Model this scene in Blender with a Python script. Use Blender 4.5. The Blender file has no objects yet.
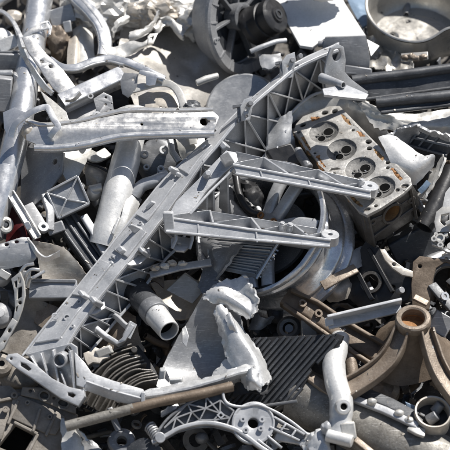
# Sunlit heap of scrap aluminium: castings, tubes, a cylinder head, a wheel rim, a pan ...
import bpy, bmesh, math, random
from mathutils import Vector, Matrix, noise

# ------------------------------------------------------------------ camera, sky, sun, exposure
scene = bpy.context.scene
S = 0.003125                      # metres per model unit (one photo pixel at the heap's middle)
D = 2240.0                        # camera distance in model units (7 m)
PITCH = math.radians(25)
HC = 1.0                          # height of the heap surface at the picture's middle
AX_R = Vector((1, 0, 0))
AX_U = Vector((0, math.sin(PITCH), math.cos(PITCH)))
AX_F = Vector((0, -math.cos(PITCH), math.sin(PITCH)))
C0 = Vector((0, 0, HC))

cam_d = bpy.data.cameras.new('camera')
cam = bpy.data.objects.new('camera', cam_d)
scene.collection.objects.link(cam)
cam.location = C0 + AX_F * (D * S)
cam.rotation_euler = (math.radians(90) - PITCH, 0, 0)
cam_d.sensor_width = 36
cam_d.lens = 36 * D / 450.0
cam_d.clip_end = 2000
cam_d.dof.use_dof = True
cam_d.dof.focus_distance = (D - 25) * S
cam_d.dof.aperture_fstop = 2.5
scene.camera = cam

SUN_VIEW = Vector((0.42, 0.86, 0.27)).normalized()      # right, up, towards the camera
SUN_W = (AX_R * SUN_VIEW.x + AX_U * SUN_VIEW.y + AX_F * SUN_VIEW.z).normalized()
world = bpy.data.worlds.new('World')
scene.world = world
world.use_nodes = True
wn = world.node_tree.nodes
sky = wn.new('ShaderNodeTexSky')
sky.sky_type = 'NISHITA'
sky.sun_disc = False
sky.sun_elevation = math.asin(SUN_W.z)
sky.sun_rotation = math.atan2(SUN_W.x, SUN_W.y)
wn['Background'].inputs['Strength'].default_value = 0.05
world.node_tree.links.new(sky.outputs['Color'], wn['Background'].inputs['Color'])
sun_d = bpy.data.lights.new('sun', 'SUN')
sun_d.energy = 5.0
sun_d.angle = math.radians(0.5)
sun_d.color = (1.0, 0.965, 0.915)
sun = bpy.data.objects.new('sun', sun_d)
scene.collection.objects.link(sun)
sun.location = SUN_W * 20
sun.rotation_euler = SUN_W.to_track_quat('Z', 'Y').to_euler()
scene.view_settings.view_transform = 'Standard'
scene.view_settings.look = 'None'
scene.view_settings.gamma = 1
scene.view_settings.exposure = 0.52

# ------------------------------------------------------------------ coordinates
# model space: x right, y up (minus the photo row), z towards the camera, unit = S metres
K = 0.42
CAM = Vector((225, -225, D))
def zp(y):                                    # the heap's mean surface
    z = K * (y - 225)
    if y < 100: z -= 0.7 * (100 - y)
    return z
def P(x, y, h=0.0):                           # point seen at photo pixel (x, y), h above the heap surface
    z = zp(y) + h
    return CAM + (Vector((x, -y, 0)) - CAM) * ((D - z) / D)
def to_world(v):
    return C0 + (AX_R * (v.x - 225) + AX_U * (v.y + 225) + AX_F * v.z) * S
def V(*a): return Vector(a)

class Pl:                                     # a real plane through P(x, y, h) with normal n
    def __init__(s, at, n):
        s.o = P(*at); s.n = Vector(n).normalized()
        s.u = (Vector((1, 0, 0)) - s.n * s.n.x).normalized()
        s.v = s.n.cross(s.u)
    def lift(s, x, y, off=0.0):
        d = Vector((x, -y, 0)) - CAM
        t = (s.o + s.n * off - CAM).dot(s.n) / d.dot(s.n)
        return CAM + d * t
    def uv(s, x, y):
        p = s.lift(x, y) - s.o
        return (p.dot(s.u), p.dot(s.v))
    def at(s, a, b, c=0): return s.o + s.u * a + s.v * b + s.n * c

def cr(pts, n=6, closed=False):               # Catmull-Rom through points (Vectors or tuples)
    pts = [Vector(p) for p in pts]; out = []; m = len(pts)
    seg = m if closed else m - 1
    for i in range(seg):
        if closed: p0, p1, p2, p3 = pts[i-1], pts[i], pts[(i+1) % m], pts[(i+2) % m]
        else:
            p1, p2 = pts[i], pts[i+1]
            p0 = pts[i-1] if i else p1*2 - p2
            p3 = pts[i+2] if i + 2 < m else p2*2 - p1
        for k in range(n):
            t = k / n
            out.append(0.5 * ((2*p1) + (p2-p0)*t + (2*p0-5*p1+4*p2-p3)*t*t + (3*p1-p0-3*p2+p3)*t*t*t))
    if not closed: out.append(pts[-1])
    return out
def PP(*pts): return [P(*p) for p in pts]

def rect(w, h): return [(-w/2, -h/2), (w/2, -h/2), (w/2, h/2), (-w/2, h/2)]
def rrect(w, h, r, n=3):
    o = []
    for cx, cy, a0 in ((w/2-r, h/2-r, 0), (-w/2+r, h/2-r, 90), (-w/2+r, -h/2+r, 180), (w/2-r, -h/2+r, 270)):
        for k in range(n+1):
            a = math.radians(a0 + 90*k/n); o.append((cx + r*math.cos(a), cy + r*math.sin(a)))
    return o
def circ(r, n=24, ry=None):
    return [(r*math.cos(2*math.pi*k/n), (ry or r)*math.sin(2*math.pi*k/n)) for k in range(n)]
def chan(w, h, t):                            # U profile open to +b
    return [(-w/2, -h/2), (w/2, -h/2), (w/2, h/2), (w/2-t, h/2), (w/2-t, -h/2+t), (-w/2+t, -h/2+t), (-w/2+t, h/2), (-w/2, h/2)]

# ------------------------------------------------------------------ mesh collector
class MB:
    def __init__(s): s.v = []; s.f = []; s.mi = []
    def add(s, vs, fs, mi=0):
        o = len(s.v); s.v += [Vector(v) for v in vs]
        s.f += [tuple(i+o for i in f) for f in fs]; s.mi += [mi]*len(fs)
        return s
    def box(s, c, ax, ay, az, taper=1.0, mi=0):
        vs = []
        for k in (-1, 1):
            q = taper if k == 1 else 1.0
            for i, j in ((-1, -1), (1, -1), (1, 1), (-1, 1)): vs.append(c + ax*i*q + ay*j*q + az*k)
        return s.add(vs, [(0,3,2,1), (4,5,6,7), (0,1,5,4), (1,2,6,5), (2,3,7,6), (3,0,4,7)], mi)
    def beam(s, a, b, nrm, w, d, mi=0):       # box from a to b: top face at a..b, d deep along -nrm, w wide
        t = (b-a).normalized(); n = (nrm - t*nrm.dot(t)).normalized(); x = t.cross(n)
        return s.box((a+b)/2 - n*d/2, (b-a)/2, x*w/2, n*d/2, mi=mi)
    def prism(s, pts, vec, mi=0):
        n = len(pts); vs = list(pts) + [p+vec for p in pts]
        fs = [tuple(range(n-1, -1, -1)), tuple(range(n, 2*n))] + [(i, (i+1) % n, n+(i+1) % n, n+i) for i in range(n)]
        return s.add(vs, fs, mi)
    def sweep(s, path, prof, up, scale=None, cap=True, inner=None, mi=0):
        n = len(path); m = len(prof); vs = []; fs = []
        up = Vector(up)
        def ring(i, pf):
            t = (path[min(i+1, n-1)] - path[max(i-1, 0)]).normalized()
            sd = t.cross(up)
            sd = sd.normalized() if sd.length > 1e-4 else t.orthogonal().normalized()
            u2 = sd.cross(t); k = scale[i] if scale else 1.0
            return [path[i] + sd*a*k + u2*b*k for a, b in pf]
        for i in range(n): vs += ring(i, prof)
        for i in range(n-1):
            for j in range(m): fs.append((i*m+j, i*m+(j+1) % m, (i+1)*m+(j+1) % m, (i+1)*m+j))
        if inner:
            o = n*m
            for i in range(n): vs += ring(i, inner)
            for i in range(n-1):
                for j in range(m): fs.append((o+i*m+j, o+(i+1)*m+j, o+(i+1)*m+(j+1) % m, o+i*m+(j+1) % m))
            for j in range(m):
                fs.append((j, o+j, o+(j+1) % m, (j+1) % m))
                b = (n-1)*m; fs.append((b+j, b+(j+1) % m, o+b+(j+1) % m, o+b+j))
        elif cap:
            fs.append(tuple(range(m-1, -1, -1))); fs.append(tuple((n-1)*m+j for j in range(m)))
        return s.add(vs, fs, mi)
    def tube(s, path, r, n=24, wall=None, mi=0):
        t = (path[-1]-path[0]).normalized()
        up = Vector((0, 0, 1)) if abs(t.z) < 0.9 else Vector((0, 1, 0))
        if isinstance(r, (int, float)): sc = None; r0 = r
        else: r0 = r[0]; sc = [q/r0 for q in r]
        return s.sweep(path, circ(r0, n), up, sc, True, circ(r0-wall, n) if wall else None, mi)
    def lathe(s, c, axis, prof, n=40, closed=False, a0=0.0, a1=2*math.pi, ref=None, warp=None, mi=0):
        ax = Vector(axis).normalized()
        u = Vector(ref) if ref else (Vector((1, 0, 0)) if abs(ax.x) < 0.9 else Vector((0, 1, 0)))
        u = (u - ax*u.dot(ax)).normalized(); w = ax.cross(u)
        full = abs(a1-a0-2*math.pi) < 1e-6; na = n if full else n+1; m = len(prof); vs = []; fs = []
        for k in range(na):
            a = a0 + (a1-a0)*k/n
            for r, t in prof:
                if warp: r, t = warp(r, t, a)
                vs.append(c + (u*math.cos(a) + w*math.sin(a))*r + ax*t)
        mm = m if closed else m-1
        for k in range(n):
            k2 = (k+1) % na
            for j in range(mm): fs.append((k*m+j, k*m+(j+1) % m, k2*m+(j+1) % m, k2*m+j))
        if not closed and full:
            if prof[0][0] > 1e-6 and warp is None and prof[0][0] == -1: pass
        return s.add(vs, fs, mi)
    def disc(s, c, axis, r, t, n=32, mi=0):   # a solid round slab
        return s.lathe(c, axis, [(0.001, 0), (r, 0), (r, t), (0.001, t)], n, mi=mi)
    def ring(s, c, axis, r0, r1, t, n=32, mi=0):
        return s.lathe(c, axis, [(r0, 0), (r1, 0), (r1, t), (r0, t)], n, closed=True, mi=mi)
    def sheet(s, grid, nu=6, nv=6, thick=1.2, amp=0.0, freq=0.08, seed=0, jag=0.0, smooth=True, mi=0):
        # grid: rows of Vectors; a solid skin through them
        if smooth:
            rows = [cr(r, nu) for r in grid]
            cols = [cr([rows[i][j] for i in range(len(rows))], nv) for j in range(len(rows[0]))]
            g = [[cols[j][i] for j in range(len(cols))] for i in range(len(cols[0]))]
        else:
            def lin(ps, n):
                o = []
                for a, b in zip(ps, ps[1:]): o += [a.lerp(b, k/n) for k in range(n)]
                return o + [ps[-1]]
            rows = [lin(r, nu) for r in grid]
            cols = [lin([rows[i][j] for i in range(len(rows))], nv) for j in range(len(rows[0]))]
            g = [[cols[j][i] for j in range(len(cols))] for i in range(len(cols[0]))]
        R, C = len(g), len(g[0]); so = Vector((seed*17.3, seed*5.1, seed*9.7))
        if jag:
            for i in range(R):
                for j in range(C):
                    e = min(i, R-1-i, j, C-1-j)
                    if e < 2:
                        q = noise.noise_vector(g[i][j]*0.22 + so) + noise.noise_vector(g[i][j]*0.6 + so)*0.5
                        g[i][j] = g[i][j] + q*jag*(1.0 if e == 0 else 0.45)
        def nr(i, j):
            a = g[min(i+1, R-1)][j] - g[max(i-1, 0)][j]; b = g[i][min(j+1, C-1)] - g[i][max(j-1, 0)]
            n = b.cross(a)
            return n.normalized() if n.length > 1e-9 else Vector((0, 0, 1))
        N = [[nr(i, j) for j in range(C)] for i in range(R)]
        if amp:
            for i in range(R):
                for j in range(C):
                    p = g[i][j]*freq + so
                    q = noise.noise(p) + 0.5*abs(noise.noise(p*2.3)) + 0.25*noise.noise(p*5)
                    g[i][j] = g[i][j] + N[i][j]*q*amp
            N = [[nr(i, j) for j in range(C)] for i in range(R)]
        vs = [g[i][j] + N[i][j]*thick/2 for i in range(R) for j in range(C)] + [g[i][j] - N[i][j]*thick/2 for i in range(R) for j in range(C)]
        o = R*C; fs = []
        for i in range(R-1):
            for j in range(C-1):
                a, b, c, d = i*C+j, i*C+j+1, (i+1)*C+j+1, (i+1)*C+j
                fs.append((a, b, c, d)); fs.append((o+d, o+c, o+b, o+a))
        for i in range(R-1):
            fs.append((i*C, (i+1)*C, o+(i+1)*C, o+i*C)); a, b = i*C+C-1, (i+1)*C+C-1; fs.append((a, o+a, o+b, b))
        for j in range(C-1):
            fs.append((j, o+j, o+j+1, j+1)); a, b = (R-1)*C+j, (R-1)*C+j+1; fs.append((a, b, o+b, o+a))
        return s.add(vs, fs, mi)
    def lump(s, c, rx, ry, rz, amp=0.3, freq=0.08, seed=0, sub=3, ridged=True, mi=0):
        bm = bmesh.new(); bmesh.ops.create_icosphere(bm, subdivisions=sub, radius=1.0)
        so = Vector((seed*13.7, seed*3.3, seed*7.9)); vs = []
        for v in bm.verts:
            d = v.co.normalized(); p = Vector((d.x*rx, d.y*ry, d.z*rz))
            q = noise.noise(p*freq + so); q2 = noise.noise(p*freq*2.6 + so)
            if ridged: q = 1-2*abs(q); q2 = 1-2*abs(q2)
            vs.append(c + p*(1 + amp*q + amp*0.5*q2))
        fs = [tuple(v.index for v in f.verts) for f in bm.faces]
        bm.free(); return s.add(vs, fs, mi)
    def plate(s, pl, outline, thick, holes=(), bev=0.5, px=True, off=0.0, mi=0):
        # flat plate with holes, its face on plane pl, going thick behind it
        cu = bpy.data.curves.new('tmp', 'CURVE'); cu.dimensions = '2D'; cu.fill_mode = 'BOTH'
        bev = min(bev, thick*0.45)
        cu.extrude = thick/2 - bev; cu.bevel_depth = bev; cu.bevel_resolution = 1; cu.offset = -bev
        def spl(pts):
            sp = cu.splines.new('POLY'); sp.points.add(len(pts)-1)
            for q, (a, b) in zip(sp.points, pts): q.co = (a, b, 0, 1)
            sp.use_cyclic_u = True
        uv = (lambda x, y: pl.uv(x, y)) if px else (lambda x, y: (x, y))
        spl([uv(*p) for p in outline])
        for h in holes:
            if h[0] == 'c':
                a, b = uv(h[1], h[2]); spl([(a+x, b+y) for x, y in circ(h[3], 20)])
            elif h[0] == 'e':
                a, b = uv(h[1], h[2]); q = math.radians(h[5] if len(h) > 5 else 0)
                spl([(a+x*math.cos(q)-y*math.sin(q), b+x*math.sin(q)+y*math.cos(q)) for x, y in circ(h[3], 20, h[4])])
            else: spl([uv(*p) for p in h[1]])
        ob = bpy.data.objects.new('tmp', cu); me = ob.to_mesh()
        s.add([pl.at(v.co.x, v.co.y, off - thick/2 + v.co.z) for v in me.vertices], [tuple(p.vertices) for p in me.polygons], mi)
        ob.to_mesh_clear(); bpy.data.objects.remove(ob); bpy.data.curves.remove(cu)
        return s
    def build(s, name, mat, parent=None, bevel=0.0, label=None, cat=None, group=None, kind=None, ang=38, seg=2):
        # nothing in a scrap heap is quite straight any more: a slight bend and ding field in space
        ws = [to_world(v + noise.noise_vector(v*0.021)*1.0 + noise.noise_vector(v*0.085)*0.3) for v in s.v]
        if parent is not None: loc = parent['_w']
        else:
            lo = min(ws, key=lambda q: q.z); ce = sum(ws, Vector())/len(ws); loc = Vector((ce.x, ce.y, lo.z))
        loc = Vector(loc)
        me = bpy.data.meshes.new(name)
        me.from_pydata([w-loc for w in ws], [], s.f)
        mats = mat if isinstance(mat, (list, tuple)) else [mat]
        for q in mats: me.materials.append(M[q])
        if len(mats) > 1: me.polygons.foreach_set('material_index', s.mi)
        bm = bmesh.new(); bm.from_mesh(me)
        bmesh.ops.remove_doubles(bm, verts=bm.verts, dist=1e-6)
        bmesh.ops.recalc_face_normals(bm, faces=bm.faces)
        bm.to_mesh(me); bm.free()
        me.polygons.foreach_set('use_smooth', [True]*len(me.polygons))
        me.set_sharp_from_angle(angle=math.radians(ang))
        o = bpy.data.objects.new(name, me); scene.collection.objects.link(o)
        if parent is not None:
            o.parent = parent; o['_w'] = parent['_w']
        else:
            o.location = loc; o['_w'] = loc[:]
        if bevel:
            b = o.modifiers.new('bevel', 'BEVEL'); b.width = bevel*S; b.segments = seg
            b.limit_method = 'ANGLE'; b.angle_limit = math.radians(35); b.harden_normals = False
        if label: o['label'] = label
        if cat: o['category'] = cat
        if group: o['group'] = group
        if kind: o['kind'] = kind
        return o

def thing(name, label, cat, at, group=None):
    o = bpy.data.objects.new(name, None); scene.collection.objects.link(o)
    w = to_world(P(*at)); o.location = w; o['_w'] = w[:]; o.empty_display_size = 0.02
    o['label'] = label; o['category'] = cat
    if group: o['group'] = group
    return o

# ------------------------------------------------------------------ materials
M = {}
def mat(name, a, b, metal=0.4, rough=0.45, dirt=(0.09, 0.075, 0.06), dirt_amt=0.3, scale=14, bump=0.25, grain=160, stretch=None, speck=0.12, rough_var=0.14, scratch=0.5):
    m = bpy.data.materials.new(name); m.use_nodes = True; M[name] = m
    nt = m.node_tree; N = nt.nodes; L = nt.links
    bs = N['Principled BSDF']
    tc = N.new('ShaderNodeTexCoord'); mp = N.new('ShaderNodeMapping'); L.new(tc.outputs['Object'], mp.inputs['Vector'])
    oi = N.new('ShaderNodeObjectInfo'); rnd = N.new('ShaderNodeVectorMath'); rnd.operation = 'SCALE'
    cx = N.new('ShaderNodeCombineXYZ'); L.new(oi.outputs['Random'], cx.inputs[0]); L.new(oi.outputs['Random'], cx.inputs[2])
    L.new(cx.outputs[0], rnd.inputs[0]); rnd.inputs['Scale'].default_value = 37.0
    L.new(rnd.outputs[0], mp.inputs['Location'])
    if stretch: mp.inputs['Scale'].default_value = stretch
    def nz(sc, det=6, ro=0.6, dist=0.0):
        n = N.new('ShaderNodeTexNoise'); n.inputs['Scale'].default_value = sc; n.inputs['Detail'].default_value = det
        n.inputs['Roughness'].default_value = ro; n.inputs['Distortion'].default_value = dist
        L.new(mp.outputs[0], n.inputs['Vector']); return n
    def ramp(src, p0, p1, c0=(0,0,0,1), c1=(1,1,1,1)):
        r = N.new('ShaderNodeValToRGB'); r.color_ramp.elements[0].position = p0; r.color_ramp.elements[1].position = p1
        r.color_ramp.elements[0].color = c0; r.color_ramp.elements[1].color = c1; L.new(src, r.inputs[0]); return r
    def mix(f, x, y, mode='MIX'):
        q = N.new('ShaderNodeMix'); q.data_type = 'RGBA'; q.blend_type = mode
        if isinstance(f, float): q.inputs['Factor'].default_value = f
        else: L.new(f, q.inputs['Factor'])
        for s_, k in ((x, 'A'), (y, 'B')):
            sk = [i for i in q.inputs if i.name == k and i.type == 'RGBA'][0]
            if isinstance(s_, tuple): sk.default_value = s_
            else: L.new(s_, sk)
        return [o for o in q.outputs if o.type == 'RGBA'][0]
    n1 = nz(scale, 8, 0.62, 0.4); r1 = ramp(n1.outputs[0], 0.32, 0.68)
    col = mix(r1.outputs[0], (*a, 1), (*b, 1))
    n2 = nz(grain, 3, 0.6); r2 = ramp(n2.outputs[0], 0.35, 0.7, (1-speck, 1-speck, 1-speck, 1), (1, 1, 1, 1))
    col = mix(1.0, col, r2.outputs[0], 'MULTIPLY')
    n3 = nz(scale*1.9, 10, 0.7, 1.2); lo = 0.78 - 0.42*dirt_amt
    r3 = ramp(n3.outputs[0], lo, lo+0.13)
    col = mix(r3.outputs[0], col, (*dirt, 1)) if dirt_amt > 0 else col
    if scratch > 0:                        # fine handling scratches in two directions, paler than the skin
        tot = None
        for k, (rot, sc3) in enumerate((((0.3, 0.5, 0.8), (14, 380, 380)), ((1.1, 0.2, 2.1), (18, 420, 420)))):
            m2 = N.new('ShaderNodeMapping'); L.new(tc.outputs['Object'], m2.inputs['Vector'])
            m2.inputs['Rotation'].default_value = rot; m2.inputs['Scale'].default_value = sc3
            L.new(rnd.outputs[0], m2.inputs['Location'])
            ns = N.new('ShaderNodeTexNoise'); ns.inputs['Scale'].default_value = 1.0; ns.inputs['Detail'].default_value = 2
            L.new(m2.outputs[0], ns.inputs['Vector'])
            rs = ramp(ns.outputs[0], 0.655, 0.70)
            if tot is None: tot = rs.outputs[0]
            else:
                mx = N.new('ShaderNodeMath'); mx.operation = 'MAXIMUM'; L.new(tot, mx.inputs[0]); L.new(rs.outputs[0], mx.inputs[1]); tot = mx.outputs[0]
        mk = N.new('ShaderNodeMath'); mk.operation = 'MULTIPLY'; L.new(tot, mk.inputs[0]); mk.inputs[1].default_value = scratch
        pale = tuple(min(0.86, 0.35*1.0 + 0.75*q) if metal > 0.2 else min(0.86, q*1.5) for q in b)
        col = mix(mk.outputs[0], col, (*pale, 1))
    L.new(col, bs.inputs['Base Color'])
    # gloss: scuffed unevenly, dirt is dull and not metallic
    n4 = nz(scale*3, 6, 0.65); mr = N.new('ShaderNodeMapRange'); L.new(n4.outputs[0], mr.inputs[0])
    mr.inputs[1].default_value = 0.3; mr.inputs[2].default_value = 0.7
    mr.inputs[3].default_value = max(0.08, rough-rough_var); mr.inputs[4].default_value = min(1, rough+rough_var)
    md = N.new('ShaderNodeMath'); md.operation = 'MULTIPLY_ADD'; L.new(r3.outputs[0], md.inputs[0]); md.inputs[1].default_value = 0.35 if dirt_amt > 0 else 0
    L.new(mr.outputs[0], md.inputs[2]); md.use_clamp = True; L.new(md.outputs[0], bs.inputs['Roughness'])
    mm = N.new('ShaderNodeMath'); mm.operation = 'MULTIPLY_ADD'; L.new(r3.outputs[0], mm.inputs[0])
    mm.inputs[1].default_value = -metal*0.85 if dirt_amt > 0 else 0; mm.inputs[2].default_value = metal; mm.use_clamp = True
    L.new(mm.outputs[0], bs.inputs['Metallic'])
    if bump:
        nb = nz(grain*0.8, 4, 0.65); nb2 = nz(scale*2.5, 5, 0.6)
        ad = N.new('ShaderNodeMath'); ad.operation = 'MULTIPLY_ADD'; L.new(nb2.outputs[0], ad.inputs[0]); ad.inputs[1].default_value = 2.2; L.new(nb.outputs[0], ad.inputs[2])
        bp = N.new('ShaderNodeBump'); bp.inputs['Strength'].default_value = bump; bp.inputs['Distance'].default_value = 0.0025
        L.new(ad.outputs[0], bp.inputs['Height']); L.new(bp.outputs[0], bs.inputs['Normal'])
    return m
mat('cast_grey', (0.36, 0.37, 0.385), (0.62, 0.625, 0.635), 0.34, 0.40, dirt=(0.18, 0.18, 0.18), dirt_amt=0.42, bump=0.12, scale=10)
mat('cast_dark', (0.15, 0.155, 0.165), (0.26, 0.265, 0.275), 0.35, 0.48, dirt_amt=0.35, bump=0.12)
mat('bright', (0.60, 0.595, 0.58), (0.76, 0.75, 0.73), 0.75, 0.32, dirt=(0.36, 0.33, 0.29), dirt_amt=0.16, bump=0.06)
mat('silver', (0.56, 0.57, 0.585), (0.74, 0.745, 0.755), 0.75, 0.32, dirt=(0.30, 0.27, 0.24), dirt_amt=0.18, bump=0.06, scale=9)
mat('white', (0.60, 0.60, 0.59), (0.76, 0.755, 0.74), 0.35, 0.42, dirt=(0.33, 0.29, 0.24), dirt_amt=0.18, bump=0.2)
mat('torn', (0.50, 0.505, 0.51), (0.74, 0.74, 0.73), 0.45, 0.34, dirt=(0.33, 0.315, 0.29), dirt_amt=0.30, bump=0.12, grain=200, scale=22)
mat('beige', (0.40, 0.355, 0.30), (0.58, 0.54, 0.48), 0.35, 0.45, dirt=(0.20, 0.155, 0.115), dirt_amt=0.32, bump=0.15)
mat('cream', (0.52, 0.505, 0.47), (0.70, 0.685, 0.65), 0.40, 0.40, dirt=(0.34, 0.28, 0.22), dirt_amt=0.24, bump=0.12)
mat('foil', (0.60, 0.585, 0.555), (0.74, 0.725, 0.69), 0.35, 0.45, dirt=(0.42, 0.34, 0.27), dirt_amt=0.3, bump=0.3)
mat('mid_grey', (0.26, 0.265, 0.275), (0.40, 0.40, 0.405), 0.35, 0.47, dirt=(0.12, 0.11, 0.10), dirt_amt=0.28, bump=0.12)
mat('plate_grey', (0.33, 0.34, 0.355), (0.47, 0.475, 0.48), 0.5, 0.42, dirt=(0.22, 0.20, 0.18), dirt_amt=0.2, bump=0.08)
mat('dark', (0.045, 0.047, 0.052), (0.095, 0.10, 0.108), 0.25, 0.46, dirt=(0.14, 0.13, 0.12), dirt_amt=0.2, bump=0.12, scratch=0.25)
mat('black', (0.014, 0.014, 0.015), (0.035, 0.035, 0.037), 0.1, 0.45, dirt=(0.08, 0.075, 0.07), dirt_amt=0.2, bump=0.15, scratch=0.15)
mat('oily', (0.065, 0.06, 0.053), (0.15, 0.138, 0.125), 0.25, 0.38, dirt=(0.03, 0.026, 0.022), dirt_amt=0.45, bump=0.25, scratch=0.2)
mat('brown', (0.115, 0.085, 0.06), (0.20, 0.155, 0.115), 0.20, 0.55, dirt=(0.055, 0.042, 0.034), dirt_amt=0.45, bump=0.25, scratch=0.15, speck=0.2, scale=20, grain=240)
mat('tan', (0.17, 0.13, 0.097), (0.31, 0.258, 0.205), 0.25, 0.45, dirt=(0.10, 0.07, 0.048), dirt_amt=0.46, bump=0.25, scratch=0.2, speck=0.2, scale=20, grain=240)
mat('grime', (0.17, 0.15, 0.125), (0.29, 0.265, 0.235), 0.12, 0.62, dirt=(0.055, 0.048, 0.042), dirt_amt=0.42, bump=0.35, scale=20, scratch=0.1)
mat('dirty_alu', (0.17, 0.158, 0.14), (0.31, 0.295, 0.265), 0.25, 0.5, dirt=(0.09, 0.075, 0.06), dirt_amt=0.48, bump=0.3, scale=16, speck=0.25)
mat('hole_shade', (0.006, 0.006, 0.006), (0.012, 0.012, 0.012), 0.0, 0.9, dirt_amt=0, bump=0, scratch=0)  # dead black that puts the shade of deep holes into the colour
M['hole_shade'].node_tree.nodes['Principled BSDF'].inputs['Specular IOR Level'].default_value = 0.0
mat('white_paint', (0.72, 0.72, 0.71), (0.80, 0.80, 0.79), 0.0, 0.5, dirt=(0.5, 0.47, 0.42), dirt_amt=0.14, bump=0.05, scratch=0.2)
mat('rust', (0.20, 0.09, 0.035), (0.40, 0.20, 0.075), 0.0, 0.8, dirt=(0.11, 0.05, 0.025), dirt_amt=0.35, bump=0.5, scale=40, scratch=0)
mat('dull_sheet', (0.36, 0.34, 0.31), (0.53, 0.51, 0.48), 0.45, 0.38, dirt=(0.24, 0.205, 0.17), dirt_amt=0.25, bump=0.08, scale=7)
mat('rust_pale', (0.24, 0.13, 0.055), (0.42, 0.25, 0.11), 0.0, 0.7, dirt=(0.22, 0.12, 0.05), dirt_amt=0.35, bump=0.35, scale=40, scratch=0)
mat('deck', (0.36, 0.345, 0.32), (0.56, 0.545, 0.515), 0.40, 0.42, dirt=(0.16, 0.125, 0.095), dirt_amt=0.40, bump=0.25, scale=26)
mat('soot', (0.10, 0.097, 0.093), (0.22, 0.215, 0.205), 0.15, 0.62, dirt=(0.05, 0.048, 0.046), dirt_amt=0.35, scale=40)
mat('rim_metal', (0.52, 0.53, 0.55), (0.76, 0.77, 0.79), 0.70, 0.26, dirt=(0.13, 0.135, 0.145), dirt_amt=0.33, bump=0.2, scale=18, stretch=(1, 1, 1))
mat('pan', (0.42, 0.40, 0.365), (0.58, 0.56, 0.52), 0.70, 0.36, dirt=(0.25, 0.19, 0.14), dirt_amt=0.1, bump=0.06, scale=8)
mat('maroon', (0.05, 0.008, 0.010), (0.09, 0.014, 0.016), 0.0, 0.35, dirt_amt=0.15, scratch=0.1)
mat('blue', (0.16, 0.23, 0.32), (0.24, 0.32, 0.42), 0.1, 0.4, dirt=(0.3, 0.3, 0.3), dirt_amt=0.15)
mat('soil', (0.13, 0.11, 0.09), (0.21, 0.18, 0.145), 0.0, 0.9, dirt=(0.07, 0.06, 0.05), dirt_amt=0.4, bump=0.8, scale=3, grain=40)

# ------------------------------------------------------------------ ground and the body of the heap
gm = bpy.data.meshes.new('ground'); gs = 400
gm.from_pydata([(-gs, -gs, 0), (gs, -gs, 0), (gs, gs, 0), (-gs, gs, 0)], [], [(0, 1, 2, 3)])
gm.materials.append(M['soil'])
ground = bpy.data.objects.new('ground', gm); scene.collection.objects.link(ground); ground['kind'] = 'structure'

hb = MB()
xs = [-620 + 22*i for i in range(78)]; ys = [-520 + 22*i for i in range(60)]
vs = []
for y in ys:
    for x in xs:
        e = max(0, abs(x-225)-430)
        q = noise.noise(Vector((x, y, 0))*0.02)*16 + noise.noise(Vector((x, y, 9))*0.07)*9
        v = Vector((x, -y, zp(y) - 92 + q))
        w = to_world(v); w.z -= e*S*0.9; 
        if y < -440: w.z -= (-440-y)*S*3
        vs.append(w)
nx = len(xs)
me = bpy.data.meshes.new('heap_base')
me.from_pydata(vs, [], [(j*nx+i, (j+1)*nx+i, (j+1)*nx+i+1, j*nx+i+1) for j in range(len(ys)-1) for i in range(nx-1)])
me.materials.append(M['oily'])
me.polygons.foreach_set('use_smooth', [True]*len(me.polygons))
heap = bpy.data.objects.new('heap_base', me); scene.collection.objects.link(heap); heap['kind'] = 'structure'
# ------------------------------------------------------------------ the long ribbed casting across the middle
def nrm(a, b, c):
    return (b-a).cross(c-a).normalized()
root = thing('crossbeam', 'long grey ribbed casting lying diagonally across the whole heap', 'crossbeam', (75, 400, 20))
L_px = [(22,356),(45,327),(68,299),(92,269),(115,240),(137,212),(163,181),(190,156),(217,132),(241,109),(266,87),(292,66),(317,53),(338,44)]
R_px = [(66,347),(80,325),(97,302),(116,279),(137,253),(159,224),(183,192),(202,164),(223,139),(245,113),(269,91),(295,70),(321,57),(341,49)]
B_px = [(82,361),(102,338),(122,314),(144,287),(164,261),(180,244),(198,211),(222,192),(248,172),(268,151),(284,122),(304,101),(325,91),(352,86)]
ST = list(zip(L_px, R_px, B_px))
Ls = [P(*s[0], 24 + i*1.2) for i, s in enumerate(ST)]
Rs = [P(*s[1], 44 + i*1.2) for i, s in enumerate(ST)]
Bs = [P(*s[2], (8 if i < 7 else (-6 if i == 7 else -22)) + i*0.5) for i, s in enumerate(ST)]
n = len(ST)
# top face: one plate bent along the stations
g = [[Ls[i], Ls[i].lerp(Rs[i], 0.5), Rs[i]] for i in range(n)]
top = MB().sheet(g, 3, 4, 3.2, 0.5, 0.05, 3, smooth=True).build('top_flange', 'cast_grey', root, bevel=0.5)
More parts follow.
